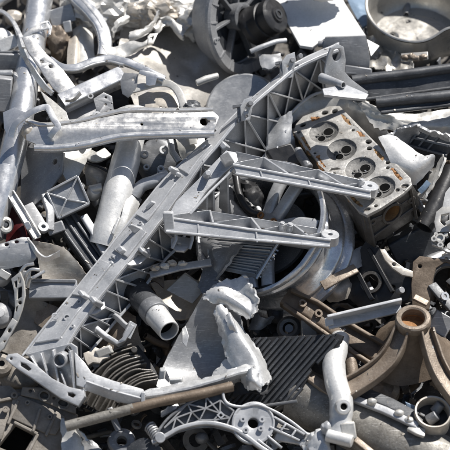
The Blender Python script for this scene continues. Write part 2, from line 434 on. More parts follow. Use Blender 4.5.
# raised rim along the upper edge and the groove lines
for e, nm in ((Ls, 'edge_rim'),):
    path = cr([p + V(0, 0, 1.5) for p in e], 4)
    MB().sweep(path, rrect(2.2, 5.5, 0.8), (0, 0, 1)).build(nm, 'cast_grey', root)
def on_top(i, f, lift=0.0):                     # a point on the top face at station i, f across
    k = min(int(i), n-2); t = i-k
    l_, r_ = Ls[k].lerp(Ls[k+1], t), Rs[k].lerp(Rs[k+1], t); nn = (r_-l_).cross(Ls[k+1]-Ls[k]).normalized()
    return l_.lerp(r_, f) + (nn if nn.z > 0 else -nn)*lift
for i0, i1, f0, f1, lf in ((0.35, 1.7, 0.14, 0.72, 2.6), (2.1, 3.3, 0.12, 0.6, 2.9), (3.7, 4.6, 0.3, 0.9, 2.9), (4.9, 6.1, 0.12, 0.62, 2.8), (6.5, 7.6, 0.2, 0.8, 2.6)):
    gg = [[on_top(i0 + (i1-i0)*q, f, lf) for f in (f0, (f0+f1)/2, f1)] for q in (0, 0.5, 1)]
    MB().sheet(gg, 2, 3, 2.2, 0.2, 0.05, 1, smooth=False).build('raised_pad', 'cast_grey', root, bevel=0.5)
for i0, f0, r0 in ((0.9, 0.85, 2.2), (1.9, 0.5, 2.6), (3.5, 0.4, 2.2), (4.75, 0.45, 2.4), (6.3, 0.4, 2.2)):
    c_ = on_top(i0, f0, 1.4); nn = (on_top(i0, f0, 5) - c_).normalized()
    MB().ring(c_, nn, r0*0.5, r0, 1.8, 20).build('bolt_eye', 'cast_grey', root)
DEP = 13.0; ZF = V(0, 0, 1)
web = MB(); low = MB()
for i in range(n-1):
    q = [Rs[i], Rs[i+1], Bs[i+1], Bs[i]]
    wn_ = nrm(Rs[i], Bs[i], Bs[i+1])
    if wn_.z < 0: wn_ = -wn_
    diag = ((Rs[i], Bs[i+1]), (Rs[i+1], Bs[i])) if i > 5 else (((Rs[i] - ZF*4, Bs[i+1] - ZF*4),) if i % 2 else ((Rs[i+1] - ZF*4, Bs[i] - ZF*4),))
    if i <= 5:
        ra, ba = Rs[i].lerp(Rs[i+1], 0.5), Bs[i].lerp(Bs[i+1], 0.5)
        MB().prism([ra, ba, ba - ZF*DEP, ra - ZF*DEP], (ba-ra).cross(ZF).normalized()*1.6).build('rib', 'cast_grey', root, bevel=0.3)
    for a, b in diag:
        MB().prism([a.lerp(b, 0.04), b.lerp(a, 0.04), b.lerp(a, 0.04) - ZF*DEP, a.lerp(b, 0.04) - ZF*DEP], (b-a).cross(ZF).normalized()*1.6).build('rib', 'cast_grey', root, bevel=0.3)
    MB().prism([Rs[i], Bs[i], Bs[i] - ZF*DEP, Rs[i] - ZF*DEP], (Bs[i]-Rs[i]).cross(ZF).normalized()*2.0).build('rib', 'cast_grey', root, bevel=0.3)
    web.prism([p - ZF*DEP for p in q], -ZF*2.5)
web.build('web', 'cast_grey', root)
path = cr([b + V(0, 0, -DEP*0.5) for b in Bs], 4)
MB().sweep(path, rrect(3.0, DEP+1, 0.9), (0, 0, 1)).build('bottom_flange', 'cast_grey', root)
path = cr([b + V(0, -1.5, -5) for b in Rs], 4)
MB().sweep(path, rrect(1.8, 5, 0.8), (0, 0, 1)).build('web_flange', 'cast_grey', root)
# end loop with the round eye and the tube stub at the far end
pl = Pl((336, 66, 56), (0.35, -0.25, 0.9))
MB().plate(pl, [(331,48),(338,44),(344,47),(346,60),(345,72),(352,80),(368,92),(366,98),(345,95),(326,92),(325,70),(328,57)], 3.4, [('e',337,55,4.6,6.4)], 0.7).build('end_eye', 'cast_grey', root)
MB().plate(Pl((348, 88, 58), (0.1, 0.75, 0.65)), [(322,89),(346,84),(369,94),(366,99),(345,97),(324,95)], 3).build('end_foot', 'cast_grey', root)
MB().tube([P(322,78,46), P(344,85,66)], [5.5, 3.4], 20, 1.4).build('tube_stub', 'cast_grey', root)
# lugs standing on the top face
def lug(x, y, h, w, d, ht, lean=(0, 0), name='lug', tp=0.75):
    c = P(x, y, h); t = V(0.66, 0.72, 0.1).normalized(); u = V(-0.3+lean[0], 0.35+lean[1], 0.88).normalized(); s_ = t.cross(u).normalized(); u = s_.cross(t)
    return MB().box(c + u*ht/2, t*d/2, s_*w/2, u*ht/2, tp).build(name, 'cast_grey', root, bevel=1.1)
lug(89, 297, 34, 11, 5, 17); lug(99, 303, 40, 11, 6, 15); lug(127, 254, 34, 9, 8, 17); lug(141, 233, 36, 6, 11, 22, (0.1, 0.3), tp=0.45)
lug(147, 254, 40, 10, 5, 15); lug(177, 173, 36, 7, 8, 17, tp=0.6); lug(182, 177, 38, 4, 5, 12); lug(112, 268, 34, 5, 14, 8); lug(152, 206, 38, 4, 12, 8); lug(208, 150, 38, 5, 8, 13, tp=0.6)
lug(62, 338, 36, 14, 3, 5, name='seam'); lug(104, 284, 36, 14, 2, 4, name='seam'); lug(160, 205, 38, 15, 2, 4, name='seam')
for x, y in ((55, 317), (67, 318)):
    MB().ring(P(x, y, 38), (0.0, 0.25, 0.96), 2.2, 3.4, 2.6, 18).build('boss', 'cast_grey', root)
# side ledges carrying the lower lugs
MB().plate(Pl((92, 307, 40), (0.2, 0.55, 0.8)), [(82,311),(92,302),(104,299),(105,308),(96,313),(86,314)], 2.6).build('ledge', 'cast_grey', root)
MB().plate(Pl((138, 257, 44), (0.2, 0.6, 0.78)), [(125,264),(135,256),(149,247),(150,254),(141,264),(131,266)], 2.6).build('ledge', 'cast_grey', root)
# clip plates with studs near the far end
for (x, y, w, hh, nst) in ((288, 69, 10, 21, 2), (246, 112, 9, 19, 1)):
    pl = Pl((x, y, 62), (0.35, -0.1, 0.93))
    MB().plate(pl, [(x-w/2,y+hh/2),(x-w/2-1,y-hh/2+4),(x-1,y-hh/2-3),(x+w/2+2,y-hh/2-6),(x+w/2+3,y-hh/2+2),(x+w/2,y+hh/2-2)], 2.6, [('c', x, y-hh*0.1, 1.5), ('c', x+1, y+hh*0.22, 1.5)]).build('clip_plate', 'cast_grey', root)
    for k in range(nst):
        MB().tube([P(x+3+k*8, y-7-k*4, 62), P(x+5+k*8, y-9-k*4, 74)], 2.6, 14).build('stud', 'cast_dark', root, bevel=0.3)
    MB().box(P(x-8, y-6, 62), V(5, 1, 0), V(0, 1.6, 0), V(0, 0, 4)).build('clip', 'cast_dark', root, bevel=0.4)
    MB().box(P(x-7, y+2, 58), V(1.6, 0, 0), V(0, 9, 0), V(0, 0, 3)).build('clip', 'cast_dark', root, bevel=0.4)
lug(225, 147, 44, 12, 8, 8, name='web_block')
# open loop bracket hanging below the web
path = PP((96,329,22),(106,337,22),(119,345,24),(124,340,28),(133,326,32))
MB().sweep(path, rrect(4.2, 9, 0.8), (0.2, 0.4, 0.9)).build('loop_bracket', 'cast_grey', root, bevel=0.3)
MB().beam(P(127,338,31), P(134,323,33), V(0.6, 0.5, 0.6), 8, 3).build('loop_tab', 'cast_grey', root, bevel=0.4)
path = PP((106,323,8),(114,316,12),(128,328,26))
MB().sweep(cr(path, 5), rrect(3, 8, 0.8), (0.2, 0.4, 0.9)).build('loop_bracket', 'cast_grey', root)
# triangular ribbed foot at the near end
pl = Pl((55, 372, 44), (-0.22, -0.12, 0.96))
face = [(21,357),(66,346),(72,350),(74,372),(81,396),(60,388),(36,372)]
MB().plate(pl, face, 3, [('e', 63, 357, 4.2, 8.5, -4)], 0.6, off=-14).build('foot_web', 'cast_grey', root)
MB().lathe(pl.lift(63, 358, -14), pl.n, [(5.2, 0), (6.8, 0), (6.8, 13), (5.2, 13)], 28, closed=True, ref=(1, 0, 0)).build('boss', 'cast_grey', root, bevel=0.4)
for a, b, w in (((31,355),(39,372),1.8), ((41,352),(48,379),1.8), ((53,349),(58,386),2), ((70,350),(74,393),2.4), ((61,369),(66,388),1.6)):
    pa, pb = pl.lift(*a, -14), pl.lift(*b, -1)
    MB().prism([pa, pa + pl.n*7, pb, pl.lift(*b, -14)], pl.u*w).build('rib', 'cast_grey', root, bevel=0.3)
pl2 = Pl((45, 380, 46), (-0.12, 0.28, 0.95))
MB().plate(pl2, [(5,359),(8,354),(17,353),(24,358),(36,365),(52,378),(70,387),(84,390),(85,396),(78,406),(60,398),(34,380),(14,367)], 9,
           [('p', [(20,362),(25,363.5),(31,369),(28,371),(20,366)]), ('c', 11, 358.5, 1.4), ('p', [(68,392),(73,392.5),(76,395),(73,398),(68,395.5)])], 0.8).build('foot_base', 'cast_grey', root)
# tail arm going right from the foot
MB().plate(Pl((105, 380, 44), (-0.05, 0.36, 0.93)), [(74,352),(84,362),(92,373),(113,380),(143,389),(146,395),(138,397),(108,391),(84,387),(77,385)], 3).build('tail_arm', 'cast_grey', root)
MB().sweep(PP((86,385,43),(112,394,43),(140,402,45)), rrect(2.6, 10, 0.7), (0, 1, 0.4)).build('tail_web', 'cast_grey', root)
MB().box(P(143, 397, 45), V(2, 0, 0), V(0.3, 5, 0), V(0, 0, 5)).build('tail_tab', 'cast_grey', root, bevel=0.6)

# ------------------------------------------------------------------ two-armed bracket beside it
root = thing('two_armed_bracket', 'grey casting with two long ribbed arms pointing right over wheel rim and cylinder head', 'bracket', (200, 240, 0))
pl = Pl((200, 190, 60), (-0.1, 0.45, 0.88))
MB().plate(pl, [(168,216),(176,201),(196,181),(216,160),(226,150),(236,152),(238,160),(224,172),(206,191),(194,209),(178,222),(170,224)], 4, bev=0.9).build('spine', 'cast_grey', root)
MB().sweep([p for p in PP((189,216,56),(208,194,56),(226,176,56),(236,164,57))], rrect(2.6, 18, 0.8), (0, 0, 1)).build('spine_web', 'cast_grey', root)
for i, (a, b) in enumerate((((212,187),(214,222)), ((206,192),(206,228)), ((226,176),(228,214)))):
    MB().prism(PP((a[0],a[1],54),(b[0],b[1],12),(b[0]-9,b[1]-6,8),(a[0]-6,a[1]-3,40)), V(2.2, 1, 0)).build('rib', 'cast_grey', root, bevel=0.4)
MB().box(P(227, 160, 66), V(5, 3, 0), V(-3, 5, 2), V(-1, 2, 8), 0.85).build('block', 'cast_grey', root, bevel=0.9)
MB().tube([P(206,176,58), P(208,173,72)], [4, 3], 16).build('stud', 'cast_grey', root, bevel=0.6)
def arm(front, back, nrib, hA, hB, hole_end, studs):
    # front: top-left, top-right, bottom-right, bottom-left of the front wall; back: top edge of the rear wall
    (x0,y0),(x1,y1),(x2,y2),(x3,y3) = front
    A, B = P(x0,y0,hA), P(x1,y1,hB); Cc, Dd = P(x2,y2,hB-2), P(x3,y3,hA-3)
    E, F = P(*back[0], hA-16), P(*back[1], hB-10)
    n_ = nrm(A, Dd, Cc); n_ = n_ if n_.z > 0 else -n_
    MB().prism([A, B, Cc, Dd], -n_*3.4).build('front_wall', 'cast_grey', root, bevel=0.8)
    for (p_, q_) in ((A, B), (Dd, Cc)):           # raised casting rims along both edges of the wall
        o_ = ((Dd-A) if p_ is A else (A-Dd)).normalized()*1.4
        MB().sweep([p_ + o_ + n_*0.2, p_.lerp(q_, 0.5) + o_ + n_*0.2, q_ + o_ + n_*0.2], rrect(2.6, 2.2, 0.7), n_).build('wall_rim', 'cast_grey', root)
    for t_ in (0.2, 0.55):                        # stiffening pads
        c_ = A.lerp(B, t_)*0.5 + Dd.lerp(Cc, t_)*0.5
        MB().box(c_ + n_*0.2, (A-Dd)*0.42, (B-A).normalized()*0.9, n_*0.8).build('wall_rib', 'cast_grey', root, bevel=0.4)
    dz = V(0, -10, -5)
    MB().prism([E, F, F+dz*0.7, E+dz], V(0, 0, -2.4)).build('rear_wall', 'cast_grey', root, bevel=0.5)
    for k in range(nrib):
        t0, t1 = k/nrib, (k+1)/nrib
        f0, f1 = A.lerp(B, t0), A.lerp(B, t1); e0, e1 = E.lerp(F, t0), E.lerp(F, t1)
        a_, b_ = (f0, e1) if k % 2 == 0 else (e0, f1)
        MB().prism([a_, b_, b_+dz, a_+dz], V(1.8, 0.6, 0)).build('rib', 'cast_grey', root, bevel=0.3)
    MB().prism([A+dz, B+dz*0.8, F+dz*0.8, E+dz], V(0, -1.6, -0.6)).build('floor', 'cast_grey', root)
    # rounded end with the bolt eye
    e = A.lerp(Dd, 0.5)*0 + (B+F)/2; d_ = (B-A).normalized(); n2 = d_.cross((F-B).normalized()); n2 = n2 if n2.y > 0 else -n2
    w = (F-B).length/2 + 1.2
    MB().ring(e - d_*1.5 - n2*9, n2, 2.3, w, 9.6, 28).build('end_eye', 'cast_grey', root, bevel=0.6)
    for t in studs:
        p = A.lerp(B, t)*0.5 + E.lerp(F, t)*0.5
        MB().tube([p - n2*3, p + n2*4.5], 3.2, 18).tube([p + n2*4, p + n2*6], 2.4, 18).build('stud', 'cast_grey', root, bevel=0.4)
arm(((232,163),(370,190),(371,199),(236,175)), ((236,151),(372,182)), 5, 70, 62, True, (0.93,))
arm(((165,216),(331,239),(330,248),(166,233)), ((188,207),(333,231)), 7, 70, 66, True, (0.68, 0.73))
MB().box(P(169, 222, 66), V(5, 0, 0), V(-1, 10, 2), V(0, -1, 6)).build('block', 'cast_grey', root, bevel=1.0)
# hook with the eye under the lower arm
MB().plate(Pl((180, 246, 52), (0.05, 0.7, 0.7)), [(171,239),(176,236),(190,238),(190,246),(184,251),(176,251),(171,246)], 2.6, [('e',179,244,2.6,1.8)]).build('hook', 'cast_grey', root)
MB().sweep(PP((189,249,52),(192,240,55),(193,231,58)), rrect(2.4, 7, 0.8), (0.3, 0, 0.9)).build('hook_tab', 'cast_grey', root)
MB().sweep(PP((172,249,52),(176,240,55),(176,230,58)), rrect(2.4, 5, 0.8), (0.3, 0, 0.9)).build('hook_tab', 'cast_grey', root)
# ------------------------------------------------------------------ cylinder head
root = thing('cylinder_head', 'four-chamber engine cylinder head with rust-stained ports lying face up', 'cylinder head', (395, 245, -20))
pl = Pl((352, 160, 20), (-0.20, 0.67, 0.71))
deck = [(296,124),(303,116),(330,106),(340,106),(411,178),(412,185),(404,193),(380,208),(367,215),(359,211),(293,132)]
CH = [(324,131.5),(341.5,149.5),(360,168),(380,187)]
rust_ports = [[(301,137),(304,136),(307,142),(311,148),(310,150.5),(306,149),(303,144)], [(316.5,156),(319,155),(321,160),(325.5,166),(324,168.5),(319,164)],
              [(341,114),(344,114.5),(350,121),(352,125),(349.5,124.5),(344,119.5)], [(358,132),(361,131.5),(365,136.5),(360,136.5)],
              [(373.5,150),(377,151),(384,158),(382,160.5),(376.5,155.5)], [(391.5,168.5),(394.5,169),(403,178.5),(400.5,180.5),(395,175)],
              [(349.5,194.5),(352.5,194.5),(361,204),(362.5,206.5),(359,205.5),(354,201.5)], [(311,118),(318,116),(320,118.5),(312,121)]]
black_ports = [('e',303,124.5,3.5,2.8,30), ('e',325,112.5,3.8,2.9,0), ('e',335,111,3.3,2.8,20), ('c',353.5,129.8,1.8), ('e',368.5,142,3.6,3.0,-40), ('e',369,148.7,3.0,2.5,-20),
               ('c',387.5,162.3,2.3), ('c',387.5,167.6,2.0), ('e',405,186,3.9,2.9,10), ('c',397.5,190,2.3), ('e',298.5,132,2.2,1.9,0), ('c',315,152.3,1.6),
               ('c',334,173,1.6), ('p',[(328,171.5),(331,167.8),(337,166.8),(341,168.6),(337.5,169),(332.5,169.4)]), ('e',367,209,3.4,2.6,10), ('c',375.5,205.5,1.9), ('c',345,188,1.8)]
holes = [('p', r) for r in rust_ports] + black_ports + [('c', x, y, 15.4) for x, y in CH]
MB().plate(pl, deck, 4, holes, 0.5).build('deck', 'deck', root)
for x, y in CH:
    c = pl.lift(x, y)
    bowl = MB().lathe(c, pl.n, [(15.8, -3.4), (15.5, -0.9), (14.2, -1.8), (11.5, -3.6), (7.5, -4.8), (0.01, -5.2)], 36)
    bo = bowl.build('combustion_chamber', 'soot', root)
    for (dx, dy, r) in ((4.2, -2.4, 5.8), (-2.8, 4.4, 4.4)):
        q = pl.lift(x+dx, y+dy)
        MB().ring(q - pl.n*5.6, pl.n, r-0.5, r+0.5, 2.0, 24).build('valve_seat', 'soot', bo)
        MB().disc(q - pl.n*5.6, pl.n, r-0.4, 1.5, 24).build('valve_port', 'hole_shade', bo)  # black disc painted as the darkness of a deep port
    q = pl.lift(x-6, y+1); MB().ring(q - pl.n*5, pl.n, 0.9, 2.2, 2.2, 16).build('spark_plug_hole', 'soot', bo)
for k, r in enumerate(rust_ports):
    q = [pl.lift(*p) for p in r]; c = sum(q, Vector())/len(q)
    far = max(q, key=lambda v: (v-c).length); d_ = (far-c).normalized(); Lh = (far-c).length
    b = MB()
    for t_ in (-0.75, -0.2, 0.35, 0.8):
        b.lump(c + d_*Lh*t_ - pl.n*random.uniform(2.8, 3.8), 3.0, 3.0, 2.2, 0.35, 0.35, k*5+int(t_*10), 3)
    b.build('rust_deposit', 'rust_pale' if k % 2 == 0 else 'rust', root)
# side walls, hollow body
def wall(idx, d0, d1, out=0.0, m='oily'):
    b = MB()
    for (x0, y0), (x1, y1) in zip(idx, idx[1:]):
        a, c = pl.lift(x0, y0), pl.lift(x1, y1); o_ = pl.n.cross((c-a).normalized())
        if o_.dot(pl.lift(352, 160) - a) > 0: o_ = -o_
        i_ = -o_*3
        b.prism([a - pl.n*d0 + o_*out, c - pl.n*d0 + o_*out, c - pl.n*d1 + o_*out, a - pl.n*d1 + o_*out], i_)
    return b.build('side_wall', m, root, bevel=0.6)
cl = deck + [deck[0]]
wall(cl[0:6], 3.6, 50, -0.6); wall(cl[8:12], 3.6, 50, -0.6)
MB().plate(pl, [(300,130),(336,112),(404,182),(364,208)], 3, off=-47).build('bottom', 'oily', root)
# end face with the round water outlet
e1 = (pl.lift(364, 211) - pl.lift(409, 183)).normalized(); en = pl.n.cross(e1)
if en.z < 0: en = -en
pe = Pl((364, 211, 0), en); pe.o = pl.lift(366, 210) + en*0.6
ea, eb = pl.lift(363, 212), pl.lift(410, 182)
def ep(t, d, o=0.0): return ea.lerp(eb, t) - pl.n*d + en*o
def euv(t, d):
    q = ep(t, d) - pe.o; return (q.dot(pe.u), q.dot(pe.v))
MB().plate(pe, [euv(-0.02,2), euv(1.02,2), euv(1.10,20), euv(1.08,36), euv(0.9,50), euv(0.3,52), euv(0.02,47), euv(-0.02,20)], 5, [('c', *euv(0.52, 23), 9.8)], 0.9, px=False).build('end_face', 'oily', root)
oc = ep(0.52, 23, 0.2)
MB().ring(oc, en, 9.6, 12.6, 3, 32).build('outlet_flange', 'oily', root, bevel=0.5)
MB().lathe(oc, en, [(9.7, 2.6), (9.5, -6), (8.2, -14), (0.01, -15)], 32).build('outlet_bore', 'rust_pale', root)
for t, d in ((0.12, 17), (0.94, 22)):
    q = ep(t, d, 0.2)
    MB().ring(q, en, 1.8, 4.6, 3.2, 22).build('bolt_boss', 'oily', root, bevel=0.4)
    MB().beam(q + en*2, oc + (q-oc).normalized()*11 + en*2, en, 7, 3).build('boss_web', 'oily', root, bevel=0.6)
MB().beam(ep(0.02, 38, 3), ep(1.0, 34, 3), en, 4, 4).build('end_rib', 'oily', root, bevel=0.6)

# ------------------------------------------------------------------ wheel rim
root = thing('wheel_rim', 'alloy wheel rim lying tilted under the two bracket arms', 'wheel rim', (300, 310, -60))
wc = P(259, 227, 20); wa = V(-0.50, 0.40, 0.77).normalized(); R = 71
prof = [(R+1.5, 1), (R+2.5, -2), (R+1.5, -5), (R-5, -8), (R-6, -14), (R-2.5, -16), (R-2.5, -19), (R-9, -23), (R-10, -33), (R-9, -43), (R-3, -47), (R-1.5, -50), (R-3, -55), (R+3.5, -57), (R+4.5, -61), (R+3, -64), (R-0.5, -63), (R-6, -57), (R-11, -46), (R-11.5, -34), (R-11, -20), (R-7.5, -10), (R-4, -2), (R-1.5, 1.5)]
MB().lathe(wc, wa, prof, 88, closed=True).build('barrel', 'rim_metal', root, ang=60)
hubc = wc - wa*8
MB().lathe(hubc, wa, [(9, 2), (13, 4), (20, 3), (23, -1), (22, -10), (9, -12)], 48, closed=True).build('hub', 'mid_grey', root, bevel=0.4)
MB().lathe(hubc, wa, [(9.2, 1), (8.8, -4), (0.01, -5)], 36).build('hub_bore', 'rust', root)
uu = (V(1, 0, 0) - wa*wa.x).normalized(); vv = wa.cross(uu)
def wp(a, r, t): return wc + (uu*math.cos(a) + vv*math.sin(a))*r + wa*t
for k in range(5):
    a0 = math.radians(52 + 72*k)
    for s_ in (-1, 1):
        path = [wp(a0 + s_*(0.30 - 0.16*q), 19 + q*(R-26), -9 + 7*math.sin(q*2.2) - 3*q) for q in (0, .2, .4, .6, .8, 1.0)]
        MB().sweep(path, rrect(13, 9, 3.5, 4), wa).build('spoke', 'cast_grey', root)
    a1 = a0 + math.radians(36)
    MB().ring(wp(a1, 15, -5), wa, 2, 3.4, 3, 16).build('bolt_seat', 'rust', root)
# brake disc left on the hub behind the spokes
MB().lathe(hubc - wa*18, wa, [(12, 0), (40, 0), (40, -4), (12, -4)], 48, closed=True).build('brake_disc', 'cast_dark', root)

# ------------------------------------------------------------------ finned heat sink under the lower arm
root = thing('heat_sink', 'grey finned heat sink plate with comb-like edge under the lower bracket arm', 'heat sink', (240, 270, 0))
pl = Pl((245, 256, 26), (-0.25, 0.10, 0.96))
MB().plate(pl, [(205,236),(281,240),(279,245),(256,278),(222,270),(208,258)], 3).build('base_plate', 'mid_grey', root)
for k in range(12):
    t = k/11; a = pl.lift(209+t*14, 238+t*29); b = pl.lift(277-t*21, 243+t*31)
    jz = random.uniform(-0.9, 0.5); jn = pl.n + pl.v*random.uniform(-0.35, 0.35)
    MB().beam(a + pl.n*(3.0+jz) + pl.v*random.uniform(-0.5, 0.5), b + pl.n*(3.0+jz) + pl.v*random.uniform(-0.5, 0.5), jn, 1.2, 3.2).build('fin', 'mid_grey', root)
for k in range(9):
    t = k/8; c = pl.lift(274-t*17, 249+t*26, 1)
    MB().beam(c, c + (pl.lift(264, 243)-pl.lift(276, 249)).normalized()*-5, pl.n, 1.5, 4).build('tooth', 'silver', root)
MB().sweep([pl.lift(281, 240, 2), pl.lift(257, 279, 2)], rrect(2.4, 6, 0.6), pl.n).build('edge_wall', 'silver', root)

# ------------------------------------------------------------------ torn bracket left of the heat sink
g = [PP((200,238,20),(214,240,24),(228,243,26),(242,246,34)), PP((203,250,12),(214,252,22),(226,254,26),(234,255,36)), PP((208,262,6),(214,266,18),(222,268,24),(225,268,32)), PP((207,284,2),(210,284,8),(213,282,16),(215,280,20))]
MB().sheet(g, 6, 6, 2.4, 2.0, 0.09, 5, 1.2).build('torn_bracket', 'mid_grey', label='torn dark grey sheet bracket with a bright bent corner under the lower arm', cat='bracket')

# ------------------------------------------------------------------ small flat bar
root = thing('flat_bar', 'short bright grey flat bar lying left of the tripod hub', 'bar', (360, 318, 20))
a, b = P(327, 319, 42), P(401, 301, 44)
MB().sweep([a, b], rrect(3, 13, 0.6), (0.15, 0.45, 0.88)).build('top', 'cast_grey', root, bevel=0.4)
MB().sweep([a + V(1,-7,-3), b + V(0.5,-7,-3)], rrect(8, 3, 0.6), (0.15, 0.45, 0.88)).build('side', 'cast_grey', root, bevel=0.4)
MB().box(P(329, 322, 39), V(4, 1, 0), V(-0.5, 4, 0), V(0, 0, 2)).build('notch_tab', 'cast_grey', root, bevel=0.4)

# ------------------------------------------------------------------ tripod hub
root = thing('tripod_hub', 'rusty brown three-legged hub casting with an open ring on top', 'hub', (405, 390, -10))
ha = V(-0.02, 0.70, 0.71).normalized(); hc = P(413, 318, 52)
MB().lathe(hc, ha, [(11.5, 0.5), (13, 1.6), (16, 1.4), (17.2, 0), (17.4, -6), (16.5, -8), (12, -8), (11.6, -6)], 56, closed=True).build('ring', 'tan', root)
MB().lathe(hc, ha, [(12.4, -5), (11.8, -9), (8, -10), (0.01, -10.5)], 40).build('ring_seat', 'rust', root)
ru = (V(1, 0, 0) - ha*ha.x).normalized(); rv_ = ha.cross(ru)
b = MB(); NA, NT = 72, 12; vs = []; fs = []
for k in range(NA):
    a = 2*math.pi*k/NA
    for i in range(NT+1):
        t = i/NT; r = 16.2 - 1.5*math.sin(t*3.1) + 26*t**1.5 + 4.0*math.cos(3*a+0.6)*t
        vs.append(hc + (ru*math.cos(a) + rv_*math.sin(a))*r + ha*(-7 - 44*t))
for k in range(NA):
    k2 = (k+1) % NA
    for i in range(NT): fs.append((k*(NT+1)+i, k*(NT+1)+i+1, k2*(NT+1)+i+1, k2*(NT+1)+i))
b.add(vs, fs).build('skirt', 'brown', root)
def leg(pts, w, up, m='tan'):
    pth = cr(PP(*pts), 6); mm_ = len(pth)
    lg = MB().sweep(pth, rrect(w, 5, 1.2), up, scale=[0.75 + 0.35*i/mm_ for i in range(mm_)]).build('leg', m, root)
    for sd in (-1, 1):
        off_ = []
        for i, p_ in enumerate(pth):
            t_ = (pth[min(i+1, mm_-1)] - pth[max(i-1, 0)]).normalized(); s_ = t_.cross(Vector(up)).normalized(); n_ = s_.cross(t_)
            off_.append(p_ + s_*sd*w*0.46*(0.75 + 0.35*i/mm_) + n_*3.2)
        MB().sweep(off_, rrect(2.6, 9, 0.9), up).build('leg_rib', 'tan', lg)
leg([(404,330,46),(397,347,42),(387,363,38),(368,379,34),(338,396,30)], 21, (-0.2, 0.62, 0.76))
leg([(424,330,46),(429,348,44),(435,366,42),(446,386,40),(470,416,36)], 19, (0.35, 0.55, 0.76))

# ------------------------------------------------------------------ rusty beams behind the tripod hub
root = thing('rusty_beam', 'rust-brown cast beam running down right from the wheel rim', 'beam', (330, 330, -30))
MB().sweep(PP((286,298,2),(312,312,6),(345,335,6),(392,362,2)), rrect(20, 12, 3), (0.2, 0.35, 0.9)).build('web', 'brown', root)
MB().sweep(PP((292,292,8),(318,303,14),(350,325,14),(396,352,8)), rrect(4, 8, 1.2), (0.2, 0.4, 0.9)).build('flange', 'brown', root)
MB().sweep(PP((284,306,8),(308,322,12),(342,346,12),(380,370,8)), rrect(4, 7, 1.2), (0.2, 0.4, 0.9)).build('flange', 'brown', root)
for x, y in ((302, 304), (318, 314)):
    MB().ring(P(x, y, 14), (0.2, 0.35, 0.9), 2, 4, 3, 18).build('boss', 'brown', root)
MB().sweep(PP((322,286,4),(338,277,6),(356,268,2)), rrect(11, 3, 1.2), (0.1, 0.6, 0.75)).build('rusty_strip', 'tan', bevel=0.5, label='short tan rusty strip beside lower right edge of the wheel rim', cat='strip')
MB().sheet([PP((318,280,-22),(335,278,-14),(352,270,-20)), PP((322,292,-18),(338,290,-8),(354,283,-16)), PP((330,302,-24),(342,300,-18),(356,294,-24))], 6, 6, 2, 2, 0.1, 4, 1).build('curved_scrap', 'beige', label='dull beige curved sheet piece in the gap right of the wheel rim', cat='sheet')
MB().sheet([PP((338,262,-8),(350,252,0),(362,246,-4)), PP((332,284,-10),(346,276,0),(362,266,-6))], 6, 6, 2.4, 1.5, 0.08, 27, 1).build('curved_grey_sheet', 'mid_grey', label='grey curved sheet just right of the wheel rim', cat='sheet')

# brown post with large round opening at the right edge
root = thing('brown_bracket', 'oily brown bracket with a large round opening at the right edge', 'bracket', (425, 305, -5))
pl = Pl((425, 280, 18), (-0.1, 0.25, 0.96))
MB().plate(pl, [(413,262),(420,256),(438,258),(462,262),(462,268),(446,262),(437,268),(433,280),(431,296),(429,310),(412,308),(411,285)], 8, [('c',420,266,2)], 1).build('plate', 'brown', root)
MB().lathe(pl.lift(449, 281, -2), pl.n, [(15, 0), (18, 0), (18, -9), (15, -9)], 36, closed=True).build('opening_rim', 'oily', root)
MB().beam(P(414,296,24), P(428,303,24), V(0.1, 0.6, 0.7), 7, 3).build('worn_tab', 'tan', root, bevel=0.6)
# dark engine casing under the head
root = thing('engine_casing', 'black oily engine casing in the shade under the cylinder head', 'casing', (385, 300, -30))
pl = Pl((380, 270, 0), (-0.35, 0.15, 0.92))
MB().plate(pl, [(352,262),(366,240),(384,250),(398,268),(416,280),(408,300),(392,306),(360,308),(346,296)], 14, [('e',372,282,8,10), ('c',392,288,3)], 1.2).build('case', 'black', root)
MB().beam(pl.lift(352, 262, 4), pl.lift(372, 300, 4), pl.n, 5, 6).build('rib', 'black', root, bevel=0.8)
MB().beam(pl.lift(368, 248, 4), pl.lift(392, 292, 4), pl.n, 4, 6).build('rib', 'black', root, bevel=0.8)
MB().ring(pl.lift(372, 282), pl.n, 8, 11, 3, 28).build('bore_rim', 'oily', root)
MB().tube(PP((398,292,6),(402,290,14)), 3.2, 16).build('bolt', 'mid_grey', root, bevel=0.5)
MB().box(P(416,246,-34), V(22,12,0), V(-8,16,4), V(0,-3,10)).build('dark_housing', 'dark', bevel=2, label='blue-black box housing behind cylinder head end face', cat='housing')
MB().plate(Pl((396, 264, 24), (0.1, 0.3, 0.95)), [(380,249),(385,249),(390,257),(396,262),(404,268),(413,271),(413,277),(402,275),(392,268),(385,260)], 3.4, [('c',394,264.5,1.9)]).build('gasket_strip', 'beige', label='narrow beige flange strip with a bolt hole below the cylinder head', cat='strip')
# lattice casting at right edge
root = thing('pierced_casting', 'cream casting pierced with round holes at the right edge', 'casting', (442, 250, 0))
pl = Pl((442, 230, 30), (-0.2, 0.35, 0.92))
MB().plate(pl, [(436,212),(442,207),(452,206),(466,210),(466,258),(446,252),(440,248),(432,245),(431,238),(436,232),(434,222)], 5,
           [('c',440.5,239,3.0), ('c',434.5,240,1.2), ('c',441,246,1.2), ('c',436,234,1.0), ('c',446,235,1.2), ('p',[(441,215),(449,213),(449,222),(444,226),(440,222)]), ('c',453,230,4), ('e',452,246,4,3)], 0.8).build('plate', 'cream', root)
for x, y in ((440.5,239),(434.5,240),(441,246)):
    MB().ring(pl.lift(x, y, -0.5), pl.n, 1.4 if x < 440 or y > 245 else 3.1, 3 if x < 440 or y > 245 else 4.6, 2.4, 20).build('boss', 'cream', root)
MB().sweep(PP((446,224,36),(460,216,40)), rrect(4, 5, 1), (0, 0, 1)).build('strut', 'cream', root)
